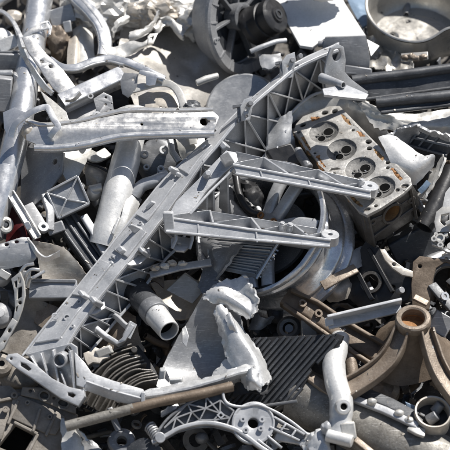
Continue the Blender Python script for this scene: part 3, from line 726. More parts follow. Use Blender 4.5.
MB().plate(Pl((447, 262, 22), (0, 0.5, 0.86)), [(440,258),(446,254),(460,253),(460,262),(448,262),(444,262)], 4, [('c',447,258.5,1.6)]).build('lug_plate', 'cream', label='small cream lug with one hole below the pierced casting', cat='lug')
MB().sweep(PP((432,285,16),(446,302,20),(456,312,18)), rrect(10, 4, 1), (0.3, 0.3, 0.9)).build('dark_strap', 'dark', label='dark strap with a bolt right of the brown bracket post', cat='strap')
MB().ring(P(444,297,25), (0.3,0.3,0.9), 2, 4.2, 3, 18).build('washer', 'silver', label='small bright washer on the dark strap at right edge', cat='washer')
MB().box(P(441,324,-2), V(9,-5,0), V(5,9,0), V(0,0,5)).build('grey_block', 'mid_grey', bevel=1, label='small grey block behind right side of the tripod hub', cat='block')

# ------------------------------------------------------------------ torn housing, upper right
root = thing('torn_housing', 'broken open grey housing with jagged edge right of the cylinder head', 'housing', (420, 190, -10))
MB().sheet([PP((383,137,22),(392,132,20),(404,128,22),(417,124,26)), PP((394,148,10),(402,144,4),(410,140,2),(420,136,4)), PP((400,154,4),(408,148,-6),(416,146,-10),(426,146,-10))], 7, 7, 2.4, 1.2, 0.1, 8, 2.2).build('outer_wall', 'plate_grey', root)
pl = Pl((425, 148, 2), (-0.35, -0.2, 0.9))
MB().plate(pl, [(407,145),(416,130),(422,128),(436,134),(450,137),(452,150),(440,162),(420,160)], 4).build('inner_wall', 'dark', root)
for k in range(3):
    a = pl.lift(410+k*9, 141+k*3+2); c = pl.lift(420+k*10, 129+k*3)
    MB().beam(a + pl.n*3, c + pl.n*3, pl.n, 1.8, 4).build('rib', 'cast_dark', root)
MB().beam(pl.lift(409, 146, 4), pl.lift(446, 156, 4), pl.n, 2, 5).build('rib', 'cast_dark', root)
MB().beam(pl.lift(412, 138, 4), pl.lift(449, 146, 4), pl.n, 2, 5).build('rib', 'cast_dark', root)
MB().sheet([PP((417,124,26),(426,129,25),(436,131,26),(450,136,27)), PP((420,130,18),(428,134,18),(438,137,19),(450,141,20))], 8, 4, 2.6, 0.8, 0.2, 2, 2.0).build('torn_lip', 'torn', root)
MB().sheet([PP((418,196,10),(426,184,12),(436,168,14),(443,154,16)), PP((425,199,18),(432,188,22),(440,174,24),(446,158,24))], 6, 5, 2.4, 0.8, 0.1, 3, 1.2).build('side_lip', 'cream', root)
g = [PP((378,138,26),(386,136,27),(396,137,26)), PP((384,150,30),(396,148,34),(410,148,30)), PP((392,164,32),(406,160,38),(424,157,34)), PP((402,174,28),(414,170,36),(434,155,40)), PP((409,186,20),(418,182,24),(433,166,30))]
MB().sheet(g, 6, 6, 2.6, 0.8, 0.07, 9, 0.8).build('white_flap', 'white', label='white curved sheet flap leaning on cylinder head right side', cat='sheet')
MB().sheet([PP((428,210,8),(440,200,16),(456,182,20)), PP((440,222,10),(450,212,20),(462,200,22))], 6, 6, 2, 1, 0.07, 7, 0.6).build('white_sheet_corner', 'white', label='white sheet corner at right edge above the pierced casting', cat='sheet')
MB().sweep(PP((420,192,20),(425,187,23),(429,182,24)), rrect(6, 3, 1), (0.4, 0.3, 0.8)).build('blue_strip', 'blue', label='dull blue strip sticking up right of cylinder head', cat='strip')
MB().tube(PP((424,228,10),(436,206,12),(452,170,4)), 9, 24, 1.5).build('black_hose', 'black', label='thick black hose behind the torn housing', cat='hose')
g = [[P(414+i*4, 200+i*6-j*5, 4+j*3) for j in range(3)] for i in range(4)]
MB().sheet(g, 4, 4, 2, 1.5, 0.1, 3, 1).build('grey_scrap_sheet', 'mid_grey', label='small grey bent sheet beside the cylinder head end', cat='sheet')

# ------------------------------------------------------------------ pale sheets behind the cylinder head
g = [PP((284,128,-34),(300,104,-28),(322,92,-22),(346,94,-16)), PP((290,140,-38),(310,120,-34),(335,105,-28),(368,110,-16)), PP((300,150,-44),(330,140,-44),(362,134,-36),(392,136,-16)), PP((320,170,-50),(345,160,-50),(380,154,-40),(400,146,-22))]
MB().sheet(g, 8, 8, 2, 5.0, 0.035, 12, 1.5).build('cream_sheet', 'cream', label='large cream crumpled sheet behind the cylinder head', cat='sheet')
g = [PP((346,92,-8),(380,108,-4),(420,112,-8),(460,104,-8)), PP((360,106,-10),(392,118,-4),(425,124,-6),(460,118,-6)), PP((374,128,-14),(400,132,-10),(432,136,-14),(460,134,-14))]
MB().sheet(g, 8, 8, 2, 5.0, 0.04, 21, 1.5).build('pale_sheet', 'cream', label='pale grey crumpled sheet under the two dark rails', cat='sheet')
g = [PP((268,120,-10),(282,116,-4),(292,110,-2)), PP((266,146,-12),(280,142,-6),(292,134,-8)), PP((264,172,-20),(282,168,-14),(298,150,-20))]
MB().sheet(g, 7, 7, 2, 2.0, 0.05, 22, 1).build('blue_grey_sheet', 'plate_grey', label='blue-grey curved sheet between crossbeam and cylinder head', cat='sheet')
MB().box(P(284,158,-2), V(13,4,-2), V(-6,10,0), V(0,2,6)).build('black_box', 'black', bevel=2.0, label='small black box wedged left of the cylinder head', cat='box')
MB().tube(PP((297,150,0),(309,168,8)), 5, 20).build('pin', 'cast_dark', bevel=1, label='dark round pin beside left edge of cylinder head', cat='pin')
# ------------------------------------------------------------------ dark rails, top right
def rail(name, label, pts, r, flat):
    root = thing(name, label, 'rail', pts[0], 'dark rails at the top right')
    MB().tube(cr(PP(*pts), 4), r, 24, 1.4).build('tube', 'dark', root)
    a, b = [P(*p) for p in (pts[0], pts[-1])]
    d_ = V(0, -1, 0.1).normalized()
    MB().prism([a + d_*r*0.8, b + d_*r*0.8, b + d_*(r*0.8+flat), a + V(4, 0, 0) + d_*(r*0.8+flat)], V(0, 0.3, -2.4)).build('web', 'dark', root, bevel=0.4)
    MB().sweep([a + d_*(r+flat) + V(5,0,1), b + d_*(r+flat) + V(0,0,1)], rrect(3.6, 5, 1.4), (0, 0.2, 1)).build('bead', 'dark', root)
rail('dark_rail', 'upper of two dark tubular rails below the pan', [(352,81,8),(384,76.5,10),(420,72,12),(470,65.5,12)], 5.4, 15)
rail('dark_rail', 'lower of two dark tubular rails, above the torn housing', [(376,103,16),(410,99,18),(440,96,20),(472,92,20)], 5.4, 5)

# ------------------------------------------------------------------ pan
root = thing('round_pan', 'large round dented aluminium pan in the top right corner', 'pan', (420, 70, -20))
pa_ = V(0.02, 0.69, 0.72).normalized(); pc = P(420, 8, 24)
def dent(r, t, a):
    d = math.exp(-((a - math.radians(300))/0.42)**2)
    return (r*(1 - 0.14*d) , t + 7*d*(1 if t > -20 else 0.2))
MB().lathe(pc, pa_, [(57.5, 0), (58.5, 1.2), (57.5, 2.2), (55.4, 1.8), (54.4, -1), (53, -24), (51.5, -34), (46, -40), (0.01, -41), (0.01, -43), (47, -42), (53, -37), (55, -28), (56.2, -2)], 96, warp=dent).build('bowl', 'pan', root)
MB().ring(pc - pa_*40.8, pa_, 33, 36, 0.8, 64).build('base_ring', 'pan', root)
rr_ = P(415, 57, 22)
pb = V(1, 0.06, 0.05).normalized()
for k in range(4):
    MB().lump(rr_ + pb*(k*6-10) + V(0, 1.5*math.sin(k*2), 1), 3.6, 2.2, 2.0, 0.5, 0.2, k, 3).build('handle_stub', 'tan', root)
MB().beam(rr_ - pb*14 + V(0, 1, 0), rr_ + pb*14 + V(0, 1, 0), V(0, 0.4, 0.9), 9, 2.5).build('handle_plate', 'pan', root, bevel=0.6)
# crumpled foil below the pan
g = [[P(368+i*9+random.uniform(-2,2), 34+j*11+i*2, -4+random.uniform(-8,8)) for i in range(6)] for j in range(4)]
random.seed(4)
MB().sheet(g, 5, 5, 1.4, 5, 0.09, 31, 2).build('crumpled_foil', 'pan', label='crumpled shiny foil sheet below the pan left side', cat='foil')
MB().prism(PP((367,39,14),(380,46,10),(371,57,8)), V(0,0,-3)).build('foil_corner', 'white', bevel=0.5, label='small white triangular tin corner beside the grey slab block', cat='tin piece')
MB().sheet([PP((345,-8,-30),(356,-8,-30),(366,-8,-34)), PP((352,10,-28),(360,8,-26),(368,8,-32)), PP((362,28,-24),(366,26,-22),(372,26,-30))], 5, 5, 2, 1, 0.1, 3).build('blue_sheet', 'blue', label='blue painted sheet between white slab and pan', cat='sheet')

# ------------------------------------------------------------------ white slab and grey block
root = thing('white_slab', 'large white slab with grey weathered front edge left of the pan', 'slab', (345, 70, -20))
pl = Pl((325, 20, 18), (-0.05, 0.72, 0.69))
MB().plate(pl, [(266,-14),(336,-14),(345,4),(366,35),(325,38),(312,47),(300,45),(287,22),(278,4)], 4).build('top', 'white_paint', root)
pl = Pl((346, 52, 20), (-0.05, -0.25, 0.97))
MB().plate(pl, [(325,37.5),(366,36),(370,60),(369,70),(352,66),(330,68),(322,50)], 6).build('front', 'mid_grey', root)
MB().tube([P(318,44,22), P(326,44,24)], 3.6, 16).build('hinge', 'mid_grey', root, bevel=0.5)
MB().box(P(358,72,4), V(14,-2,0), V(0,5,0), V(0,0,6)).build('dark_block', 'cast_dark', bevel=1.5, label='dark rounded block under the white slab front', cat='block')
MB().lump(P(322,-26,72), 24, 20, 16, 0.35, 0.06, 77, 4).build('shadow_lump', 'foil', label='unseen scrap lump added above the white slab to cast a shadow on it', cat='foil')  # out-of-frame lump, added to cast the shadow on the slab

# ------------------------------------------------------------------ motor housing
root = thing('motor_housing', 'dark round motor housing with flanged rim at the top', 'housing', (250, 80, -40))
ma = V(0.76, -0.10, 0.62).normalized(); mc = P(246, 17, 24)
MB().lathe(mc, ma, [(50, 0), (60, 1), (62, -1), (62, -5), (58, -7), (54, -22), (48, -34), (46, -34), (50, -20), (50, -4)], 72, closed=True).build('flange', 'mid_grey', root)
mu = (V(0, 1, 0) - ma*ma.y).normalized(); mv = ma.cross(mu)
for k in range(18):
    a = math.radians(20*k); d_ = mu*math.cos(a) + mv*math.sin(a); s_ = ma.cross(d_)
    MB().box(mc + d_*54 + ma*0.6, d_*5, s_*0.9, ma*0.7).build('rib', 'mid_grey', root)
    if k % 3 == 0: MB().ring(mc + d_*56 + ma*0.5, ma, 1.4, 2.8, 1.4, 16).build('bolt_boss', 'mid_grey', root)
MB().lathe(mc, ma, [(49, -16), (30, -14), (28, -20), (0.01, -20)], 56).build('back_plate', 'dark', root)
for k in range(7):
    a = math.radians(51*k+10); d_ = mu*math.cos(a) + mv*math.sin(a)
    MB().beam(mc + d_*14 - ma*9, mc + d_*48 - ma*5, ma, 3, 8).build('spoke', 'cast_dark', root, bevel=0.5)
MB().lathe(mc, ma, [(15, -18), (15, -3), (12, -2), (9, -3), (9, -18)], 40).build('hub', 'cast_dark', root)
root = thing('black_drum', 'black drum with a bolted collar right of the motor housing', 'drum', (278, 55, -30))
dc = P(262, 22, 20); da = V(0.72, 0.30, 0.62).normalized()
MB().lathe(dc, da, [(0.01, 24), (8, 24), (9, 22), (17, 21), (19, 19), (19, 10), (17.6, 9), (17.6, 7), (19.4, 6), (19.4, -6), (21, -8), (21, -14), (0.01, -14)], 48).build('body', 'black', root)
MB().lathe(dc + da*23.5, da, [(3, 0), (5, 0.4), (5, 1.6), (3, 1.6)], 24, closed=True).build('collar', 'dark', root)
MB().tube(cr(PP((250,52,26),(262,47,30),(275,42,32),(286,40,28)), 4), 2.6, 16).build('thin_pipe', 'cast_grey', label='thin bent grey pipe in front of the black drum', cat='pipe')
MB().sheet([PP((258,56,16),(268,56,18),(280,54,16)), PP((262,70,18),(272,68,22),(282,64,20))], 5, 5, 2, 2.5, 0.1, 8, 1).build('grey_scrap_sheet', 'plate_grey', label='small grey crumpled sheet below the black drum', cat='sheet')
# round disc
root = thing('round_disc', 'flat grey round disc leaning behind the crossbeam', 'disc', (240, 130, -20))
dn = V(-0.15, 0.30, 0.94).normalized(); dc = P(243, 108, -24)
MB().lathe(dc, dn, [(0.01, 0.6), (33, 0), (36.5, 0.8), (38.5, -0.6), (38.5, -5), (0.01, -6)], 72).build('face', 'plate_grey', root)
MB().lathe(dc - dn*5, dn, [(36, 0), (40, 0), (41, -3), (40, -8), (36, -8)], 64, closed=True).build('back_rim', 'beige', root)

# ------------------------------------------------------------------ curved beige sheet and the foil heap
g = [PP((122,18,-6),(150,8,-14),(178,14,-20),(205,10,-14),(214,2,-6)), PP((120,36,-14),(150,36,-26),(180,40,-34),(208,40,-26),(222,36,-14)),
     PP((118,60,-14),(150,64,-24),(182,70,-34),(212,70,-40),(232,66,-44)), PP((128,88,-4),(155,92,-8),(186,98,-26),(212,96,-52),(236,90,-56)), PP((140,118,0),(165,118,-4),(190,118,-24),(214,116,-56),(240,112,-62))]
MB().sheet(g, 7, 8, 2.2, 4, 0.025, 41, 1.0).build('curved_sheet', 'dull_sheet', label='large curved dull beige sheet, dirty and hollow, left of the motor housing', cat='sheet')
MB().tube(PP((196,83,6),(206,79,10),(218,76,8)), [3.5, 3.8, 3.2], 14).build('pale_peg', 'cream', bevel=1, label='short pale peg resting on the curved beige sheet', cat='peg')
g = [PP((196,-8,2),(206,-6,4),(214,-4,4)), PP((196,12,6),(205,14,10),(213,14,8)), PP((200,26,2),(208,32,6),(216,36,6))]
MB().sheet(g, 6, 6, 2, 3, 0.1, 47, 2.5).build('jagged_foil', 'foil', label='jagged pale foil edge clinging to the motor housing rim', cat='foil')
specs = [((100,10,8),26,18,14,'foil','white crumpled foil clump behind the curved handle bar'), ((124,8,6),22,15,14,'foil','white crumpled foil clump nearest the frame top above the winged bracket'),
         ((152,14,8),20,12,12,'beige','brownish crumpled foil clump in the middle of the foil heap'), ((172,4,4),18,13,12,'foil','pale foil clump above the shadow in the curved beige sheet'), ((192,20,0),15,14,10,'foil','pale foil clump right beside the motor housing')]
for k, (at, rx, ry, rz, mt, lb) in enumerate(specs):
    MB().lump(P(*at), rx, ry, rz, 0.5, 0.07, 50+k, 4).build('foil_clump', mt, label=lb, cat='foil', ang=14)
random.seed(9)
def twist(pts, w, mt, name, label, cat='foil', seed=1):
    g = [[P(x, y, h) + V(random.uniform(-1,1), -w*j, random.uniform(-3,3)) for j in (-0.5, 0, 0.5)] for x, y, h in pts]
    return MB().sheet(g, 4, 5, 1.8, 3.2, 0.09, seed, 1.4).build(name, mt, label=label, cat=cat)
twist([(130,38,16),(140,34,22),(152,26,20),(158,14,24)], 9, 'foil', 'twisted_foil', 'twisted white foil strip above the winged bracket', seed=61)
twist([(112,34,10),(118,24,18),(128,18,16),(136,6,14)], 8, 'foil', 'twisted_foil', 'twisted white foil strip left of the brownish clump', seed=62)
twist([(156,30,14),(166,20,18),(176,26,14),(184,36,10)], 9, 'foil', 'twisted_foil', 'twisted pale foil strip along upper edge of the curved beige sheet', seed=63)
twist([(60,4,-10),(74,0,-6),(90,4,-8),(100,-4,-8)], 12, 'foil', 'twisted_foil', 'pale foil strip at the top edge left of the handle bar', seed=64)

# ------------------------------------------------------------------ left top: tubes and brackets
root = thing('thick_tube', 'long thick silver tube running down the left edge', 'tube', (5, 190, 20))
path = cr(PP((45,-22,18),(39,4,22),(34,40,26),(27,80,28),(22,110,30),(13,152,30),(4,186,28),(-10,236,22)), 6)
MB().tube(path, 13.2, 40, 1.6).build('pipe', 'silver', root)
MB().tube(PP((6,168,29),(2,186,28),(-9,228,24)), 14.6, 36, 1).build('sleeve', 'silver', root, bevel=0.5)
pl = Pl((18, 122, 46), (-0.25, 0.3, 0.92))
MB().plate(pl, [(3,112),(14,107),(26,112),(28,120),(22,127),(17,136),(8,137),(4,128)], 2.6).build('weld_plate', 'silver', root)
root = thing('perforated_arm', 'flat pressed silver arm with two holes crossing the thick tube', 'arm', (66, 98, 40))
pl = Pl((50, 68, 56), (0.10, 0.42, 0.90))
MB().plate(pl, [(22,37),(31,35),(47,54),(63,70),(80,91),(77,96),(66,99),(53,88),(40,69),(28,52)], 3, [('e',42,61.5,2.2,1.8), ('e',51,66.5,2.4,2)], 0.8).build('web', 'bright', root)
MB().sheet([[P(18,28,56), P(16,30,48)], [P(24,48,56), P(20,50,48)], [P(33,66,57), P(29,68,48)], [P(44,82,57), P(40,86,48)], [P(54,92,56), P(52,96,48)]], 3, 6, 1.8, 0.5, 0.1, 2).build('side_lip', 'silver', root)
MB().sheet([[P(66,99,56), P(66,101,48)], [P(73,98,56), P(74,101,48)], [P(80,91,56), P(82,94,48)]], 3, 4, 1.8).build('end_lip', 'bright', root)
MB().sweep(cr(PP((-6,12,50),(3,12,53),(12,20,56),(19,33,58),(24,48,58)), 6), rrect(5, 2.2, 0.7), (0.3, 0.5, 0.8)).build('curved_strap', 'bright', root)
root = thing('buckle_strap', 'small bright strap with square buckle on the thick tube', 'strap', (35, 35, 40))
pl = Pl((36, 28, 52), (0.15, 0.3, 0.94))
MB().plate(pl, [(22,36),(31,28),(40,22),(48,20.5),(49,28.5),(42,30.5),(33,33),(26,38)], 1.8, [('p',[(41.5,23.8),(45.5,23),(46,27),(42,27.8)])]).build('band', 'bright', root)
MB().sweep(PP((48,22,52),(51,28,46),(49,36,42)), rrect(1.6, 7, 0.5), (0.4, 0, 0.9)).build('hook', 'silver', root)
# curved handle bar
root = thing('curved_handle_bar', 'curved flat-sided silver bar coming down from the top edge', 'bar', (106, 55, 10))
MB().sweep(cr(PP((66,-12,36),(78,1,38),(92,15,38),(101,28,36),(105,42,30),(104,56,20)), 6), rrect(14, 10, 2.5), (0.2, 0.35, 0.9)).build('bar', 'silver', root)
MB().sweep(cr(PP((70,-10,42),(82,1,44),(95,15,44),(103,28,41)), 6), rrect(4, 3, 1), (0.2, 0.35, 0.9)).build('ridge', 'bright', root)
# S-shaped tube
root = thing('s_shaped_channel', 'thin silver s-curved channel ending in two tabs', 'channel', (110, 70, 30))
MB().sweep(cr(PP((50,60,40),(62,68,44),(76,68,46),(92,62,48),(108,59,48),(124,62,48),(140,68,46),(152,74,44),(164,80,40)), 6), rrect(9, 6, 2.4), (0, 0.45, 0.9)).build('channel', 'silver', root)
MB().sweep(cr(PP((62,71,44),(76,71.5,46),(92,65.5,48),(108,62.5,48),(124,66,48)), 6), rrect(2.4, 6, 0.9), (0, 0.45, 0.9)).build('lip', 'bright', root)
pl = Pl((152, 80, 46), (0.1, 0.2, 0.97))
MB().plate(pl, [(140,70),(152,72),(164,77),(166,80),(157,78),(155,85),(149,86),(146,85),(146,76),(139,74)], 1.8).build('tab_plate', 'silver', root)
MB().plate(Pl((132, 84, 38), (-0.1, 0.05, 0.98)), [(124,73),(138,74),(137,86),(134,92),(128,98),(122,94),(120,82)], 2, [('c',133,80,1.2)]).build('drop_web', 'mid_grey', root)
# square tube
root = thing('square_tube', 'short grey square tube below the s-curved channel', 'tube', (90, 100, 10))
MB().sweep(PP((62,104,28),(123,76,34)), rrect(17, 15, 1.2), (0.1, 0.55, 0.82), inner=rrect(14, 12, 1)).build('tube', 'silver', root)
for x, y in ((91, 96), (77, 96)):
    MB().ring(P(x, y, 43), (0.15, 0.3, 0.94), 1.6, 3.0, 1.6, 18).build('hole_rim', 'mid_grey', root)
# winged thin bracket
root = thing('winged_bracket', 'thin wavy sheet bracket with pierced tab below the foil heap', 'bracket', (130, 58, 20))
g = [PP((102,45,44),(114,47,42),(122,44,44),(132,41,46),(142,42,44),(150,36,46)), PP((106,52,40),(116,53,38),(124,51,38),(132,48,40),(142,46,40),(152,41,42)), PP((110,58,34),(118,60,32),(124,58,32),(131,54,32),(140,49,34),(152,44,36))]
MB().sheet(g, 6, 5, 1.6, 0.8, 0.08, 66).build('wing', 'cream', root)
MB().plate(Pl((152, 38, 46), (0.1, 0.4, 0.9)), [(147,36),(149.5,33),(157,33),(153,43),(147,43)], 1.6, [('p',[(149.5,37),(153.5,35.5),(152,40),(149,41)])], 0.3).build('tab', 'cream', root)
# cream strap with long leg
root = thing('cream_strap', 'cream bent strap curving down behind the long silver bar', 'strap', (185, 130, 0))
MB().sweep(cr(PP((132,90,30),(146,86,32),(158,83,33),(171,85,32),(179,94,30),(184,108,26),(190,128,20),(194,144,16)), 6), rrect(8, 3, 1), (0, 0.2, 0.98)).build('strap', 'cream', root)
MB().sheet([PP((182,100,20),(190,112,18),(200,128,16)), PP((176,118,14),(186,130,12),(196,146,10))], 5, 5, 1.8, 1, 0.1, 3, 0.8).build('gusset', 'cream', root)
MB().lump(P(190,108,20), 9, 6, 8, 0.3, 0.12, 6, 4).build('dark_chunk', 'dark', label='dark lumpy chunk beside right end of the silver bar', cat='chunk')
MB().plate(Pl((162, 102, 14), (-0.1, 0.5, 0.86)), [(138,96),(150,90),(172,90),(178,106),(170,116),(140,116)], 2, [('c',160,108,2)]).build('grey_web_plate', 'beige', label='dull beige plate behind the cream strap', cat='plate')
# left edge boxes and domes
root = thing('grey_box_casting', 'grey flanged box casting at the left edge behind the thick tube', 'casting', (10, 80, 0))
MB().box(P(9,62,22), V(12,0,0), V(0,9,3), V(0,-2,8)).build('body', 'mid_grey', root, bevel=1.2)
MB().box(P(9,53,28), V(13,0.5,0), V(0,2,2), V(0,-1,8)).build('flange', 'plate_grey', root, bevel=0.8)
root = thing('grey_corner_casting', 'grey corner casting with rounded lug at the left edge', 'casting', (5, 105, 0))
MB().box(P(3,94,26), V(9,-1,0), V(1,17,3), V(0,-2,8)).build('body', 'mid_grey', root, bevel=1.4)
MB().tube(PP((-4,74,38),(13,74,38)), 4, 20).build('lug', 'plate_grey', root, bevel=1)
MB().box(P(16,84,30), V(3,-1,0), V(0,12,2), V(0,0,5), 0.7).build('rib', 'mid_grey', root, bevel=0.8)
MB().lathe(P(0,40,30), (-0.2, 0.5, 0.85), [(0.01, 10), (6, 9), (12, 5), (15, -2), (14, -12)], 32).build('white_dome', 'white', label='white dome cap at the left edge beside the thick tube', cat='cap')
MB().box(P(8,44,40), V(10,4,0), V(-3,6,0), V(0,0,3)).build('white_tile', 'white', bevel=1, label='white flat tab below the white dome cap', cat='tab')
MB().tube(PP((-14,8,24),(8,-6,26),(26,-18,24)), 8, 26, 1.5).build('pale_pipe', 'silver', label='pale pipe crossing the top left corner', cat='pipe')
MB().lump(P(14,18,10), 8, 7, 8, 0.25, 0.1, 8, 3).build('tan_stone', 'beige', label='small tan lump in the top left gap', cat='lump')
# shaded gap behind the handle bar
root = thing('grey_stepped_bracket', 'grey stepped bracket in the gap right of the thick tube', 'bracket', (64, 45, -10))
MB().box(P(62,16,12), V(13,4,0), V(-3,9,0), V(0,0,5)).build('plate', 'plate_grey', root, bevel=1)
MB().box(P(68,27,16), V(4,1,0), V(-1,6,0), V(0,0,4)).build('tab', 'plate_grey', root, bevel=1)
MB().lump(P(60,42,-4), 9, 14, 9, 0.4, 0.09, 17, 4).build('rusty_chunk', 'tan', label='pale rusty chunk in the dark gap beside the thick tube', cat='chunk')
MB().lump(P(48,38,-6), 5, 6, 6, 0.35, 0.1, 19, 4).build('rusty_chunk', 'rust', label='small orange-brown chunk in the gap beside the thick tube', cat='chunk')
MB().sheet([PP((74,30,-2),(82,26,4),(92,34,2)), PP((72,48,2),(82,46,8),(94,52,4)), PP((70,66,0),(82,64,4),(96,62,2))], 6, 6, 2.2, 1.5, 0.05, 23).build('pale_sheet', 'cream', label='pale sheet behind the curved handle bar', cat='sheet')
MB().sheet([PP((70,40,4),(76,36,10),(80,32,6)), PP((68,56,6),(75,54,12),(80,52,8)), PP((68,66,4),(75,66,8),(80,64,4))], 5, 5, 2, 0.6, 0.08, 24).build('bent_leaf', 'beige', label='narrow upright beige sheet in the dark gap', cat='sheet')
# ------------------------------------------------------------------ the long silver bar
root = thing('long_silver_bar', 'long pressed silver bar with keyhole slot at its right end', 'bar', (120, 146, 30))
pl = Pl((120, 130, 58), (0.02, 0.33, 0.94))
MB().plate(pl, [(25,122),(40,127),(58,126),(85,122),(104,117),(128,112.5),(170,112.5),(213,111.5),(219,117),(214,131),(170,132),(130,133),(110,136),(85,142),(60,145),(38,145),(26,140)], 2.6,
           [('c', 142, 124, 1.5), ('p', [(200,120),(202,118),(206,118),(208,120),(215,120),(215,122.5),(208,122.5),(206,125.5),(202,125.5),(200,123.5)])], 0.6).build('web', 'bright', root)
tp = [(25,121),(40,126),(58,125),(85,121),(104,116),(128,111.5),(170,111.5),(213,110.5)]
MB().sheet([[pl.lift(x, y, 0.4), pl.lift(x, y, 0.4) + V(0, 2.5, -4), pl.lift(x, y, 0.4) + V(0, 3.5, -11)] for x, y in tp], 3, 5, 2).build('top_flange', 'bright', root)
bt = [(34,145),(60,145),(85,142),(110,136),(130,133),(170,132),(214,131)]
MB().sheet([[pl.lift(x, y, 0), pl.lift(x, y, 4) + V(0, -1.2, 0), pl.lift(x, y, 4.5) + V(0, -4, 0), pl.lift(x, y, 1) + V(0, -6.5, 0)] for x, y in bt], 3, 5, 2).build('bottom_lip', 'silver', root)
MB().sheet([PP((112,112,44),(124,107,50),(136,106,50),(150,110,46)), PP((112,118,50),(124,113,54),(138,112,54),(152,114,50))], 6, 4, 2, 0.6, 0.1, 5, 0.4).build('top_tab', 'cream', root)
MB().ring(P(116,114,52), (0,0.4,0.9), 1.2, 2.4, 2, 16).build('tab_hole_rim', 'mid_grey', root)
MB().lump(P(28,131,56), 5, 7, 4, 0.3, 0.15, 2, 4).build('weld_seam', 'beige', root)
# thin pointed fin and bent handle strap in front of the tube
MB().prism(PP((41,91,52),(53,100,54),(67,112,52),(69,119,50),(80,124,50),(57,124,56)), V(-0.5,-0.5,-2)).build('pointed_fin', 'cream', bevel=0.4, label='thin pointed pale fin sticking up above the silver bar', cat='fin')
MB().sweep(cr(PP((11,137,62),(13,129,66),(18,121,70),(32,112,72),(45,107,72),(49,109,72),(54,119,72),(58,126,71),(54,131,70),(50,137,66)), 5), rrect(6.5, 2.4, 0.8), (0.1, 0.3, 0.95)).build('bent_strap', 'silver', label='bent flat strap where silver bar meets thick tube', cat='strap')

# ------------------------------------------------------------------ white pipe
root = thing('white_pipe', 'fat white pipe standing below the long silver bar', 'pipe', (108, 240, -20))
MB().tube(cr(PP((132,133,14),(126,160,16),(119,188,18),(108,232,14),(104,246,10)), 5), [13.5]*5+[14.2]*5+[15]*5+[16]*6, 44, 1.8).build('pipe', 'white', root)
g = [PP((128,196,24),(135,196,18),(141,200,8)), PP((124,206,30),(131,206,26),(137,208,14)), PP((120,220,30),(126,222,28),(132,224,16)), PP((114,236,26),(119,238,24),(124,240,12))]
MB().sheet(g, 6, 6, 2.4, 0.6, 0.06, 70, 0.5).build('side_flange', 'white', root)
MB().beam(P(119,217,36), P(112,234,34), V(-0.3,0.3,0.9), 2.6, 4).build('flange_rib', 'white', root, bevel=0.6)
# ------------------------------------------------------------------ ribbed box bracket
root = thing('box_bracket', 'grey cast box bracket with crossed ribs under the silver bar', 'bracket', (60, 235, -10))
MB().plate(Pl((45, 175, 22), (-0.45, 0.25, 0.86)), [(22,146),(64,152),(62,172),(52,186),(46,194),(34,206),(26,212),(20,200)], 4, [('e',55,161.5,2.4,2.9,-20)], 0.9).build('side_plate', 'mid_grey', root)
pl = Pl((67, 198, 34), (0.05, 0.12, 0.99))
MB().plate(pl, [(46,192),(66,182),(77,176),(82,186),(89,203),(74,210),(58,218),(52,207)], 3, off=-3.5, bev=0.8).build('panel', 'plate_grey', root)
ctr = (66, 199)
for q in ((47,193),(77,177),(88,203),(58,217)):
    MB().beam(pl.lift(*ctr), pl.lift(*q), pl.n, 1.8, 4).build('rib', 'plate_grey', root, bevel=0.4)
ring_ = [(46,192),(77,176),(89,203),(58,218)]
for a, b in zip(ring_, ring_[1:]+ring_[:1]):
    MB().beam(pl.lift(*a, 0.5), pl.lift(*b, 0.5), pl.n, 2.4, 14).build('rim', 'plate_grey', root, bevel=0.6)
MB().plate(Pl((75, 165, 16), (0.4, 0.3, 0.86)), [(62,150),(92,147),(88,160),(80,176),(68,183),(62,172)], 3).build('side_plate', 'cream', root)
MB().sweep(PP((28,206,26),(36,218,30),(44,231,32)), rrect(11, 5, 1.2), (0.1, 0.4, 0.9)).build('leg', 'mid_grey', root)
MB().sweep(PP((44,195,30),(50,212,32),(50,230,30)), rrect(8, 5, 1.2), (0.4, 0.2, 0.9)).build('leg', 'mid_grey', root)
MB().ring(P(43,229,32), (0.15,0.5,0.85), 2, 5.6, 5, 24).build('lug', 'plate_grey', root, bevel=0.5)
MB().box(P(56,228,22), V(8,3,0), V(-2,5,0), V(0,0,6)).build('foot', 'mid_grey', root, bevel=1.2)
# light rail left of it, roller and maroon sheet
root = thing('pale_rail', 'narrow pale channel rail slanting beside the box bracket', 'rail', (36, 238, 10))
MB().sweep(PP((10,193,34),(23,214,36),(37,238,38)), chan(9, 5, 1.8), (0.3, 0.2, 0.93)).build('channel', 'bright', root, bevel=0.3)
MB().box(P(28,226,41), V(2.5,1,0), V(-1.5,3.5,0), V(0,0,2)).build('clip', 'bright', root, bevel=0.5)
root = thing('roller', 'small pale roller wheel at the left edge below the thick tube', 'roller', (7, 235, 5))
rc = P(6,225,30); ra = V(0.35, 0.15, 0.92).normalized()
MB().lathe(rc, ra, [(3.4, 1), (5, 2), (7.5, 1.5), (8.6, -1), (8, -6), (3.4, -6)], 32, closed=True).build('tyre', 'cream', root)
MB().lathe(rc, ra, [(0.01, 0.5), (2, 0.4), (2.6, -1), (3.5, -3)], 24).build('axle', 'dark', root)
MB().sheet([PP((6,206,2),(22,210,4),(38,222,4)), PP((8,224,4),(22,230,8),(40,238,6)), PP((6,244,0),(24,246,4),(44,250,2))], 6, 6, 1.8, 1, 0.06, 71).build('maroon_sheet', 'maroon', label='dark maroon painted sheet behind the pale rail', cat='sheet')
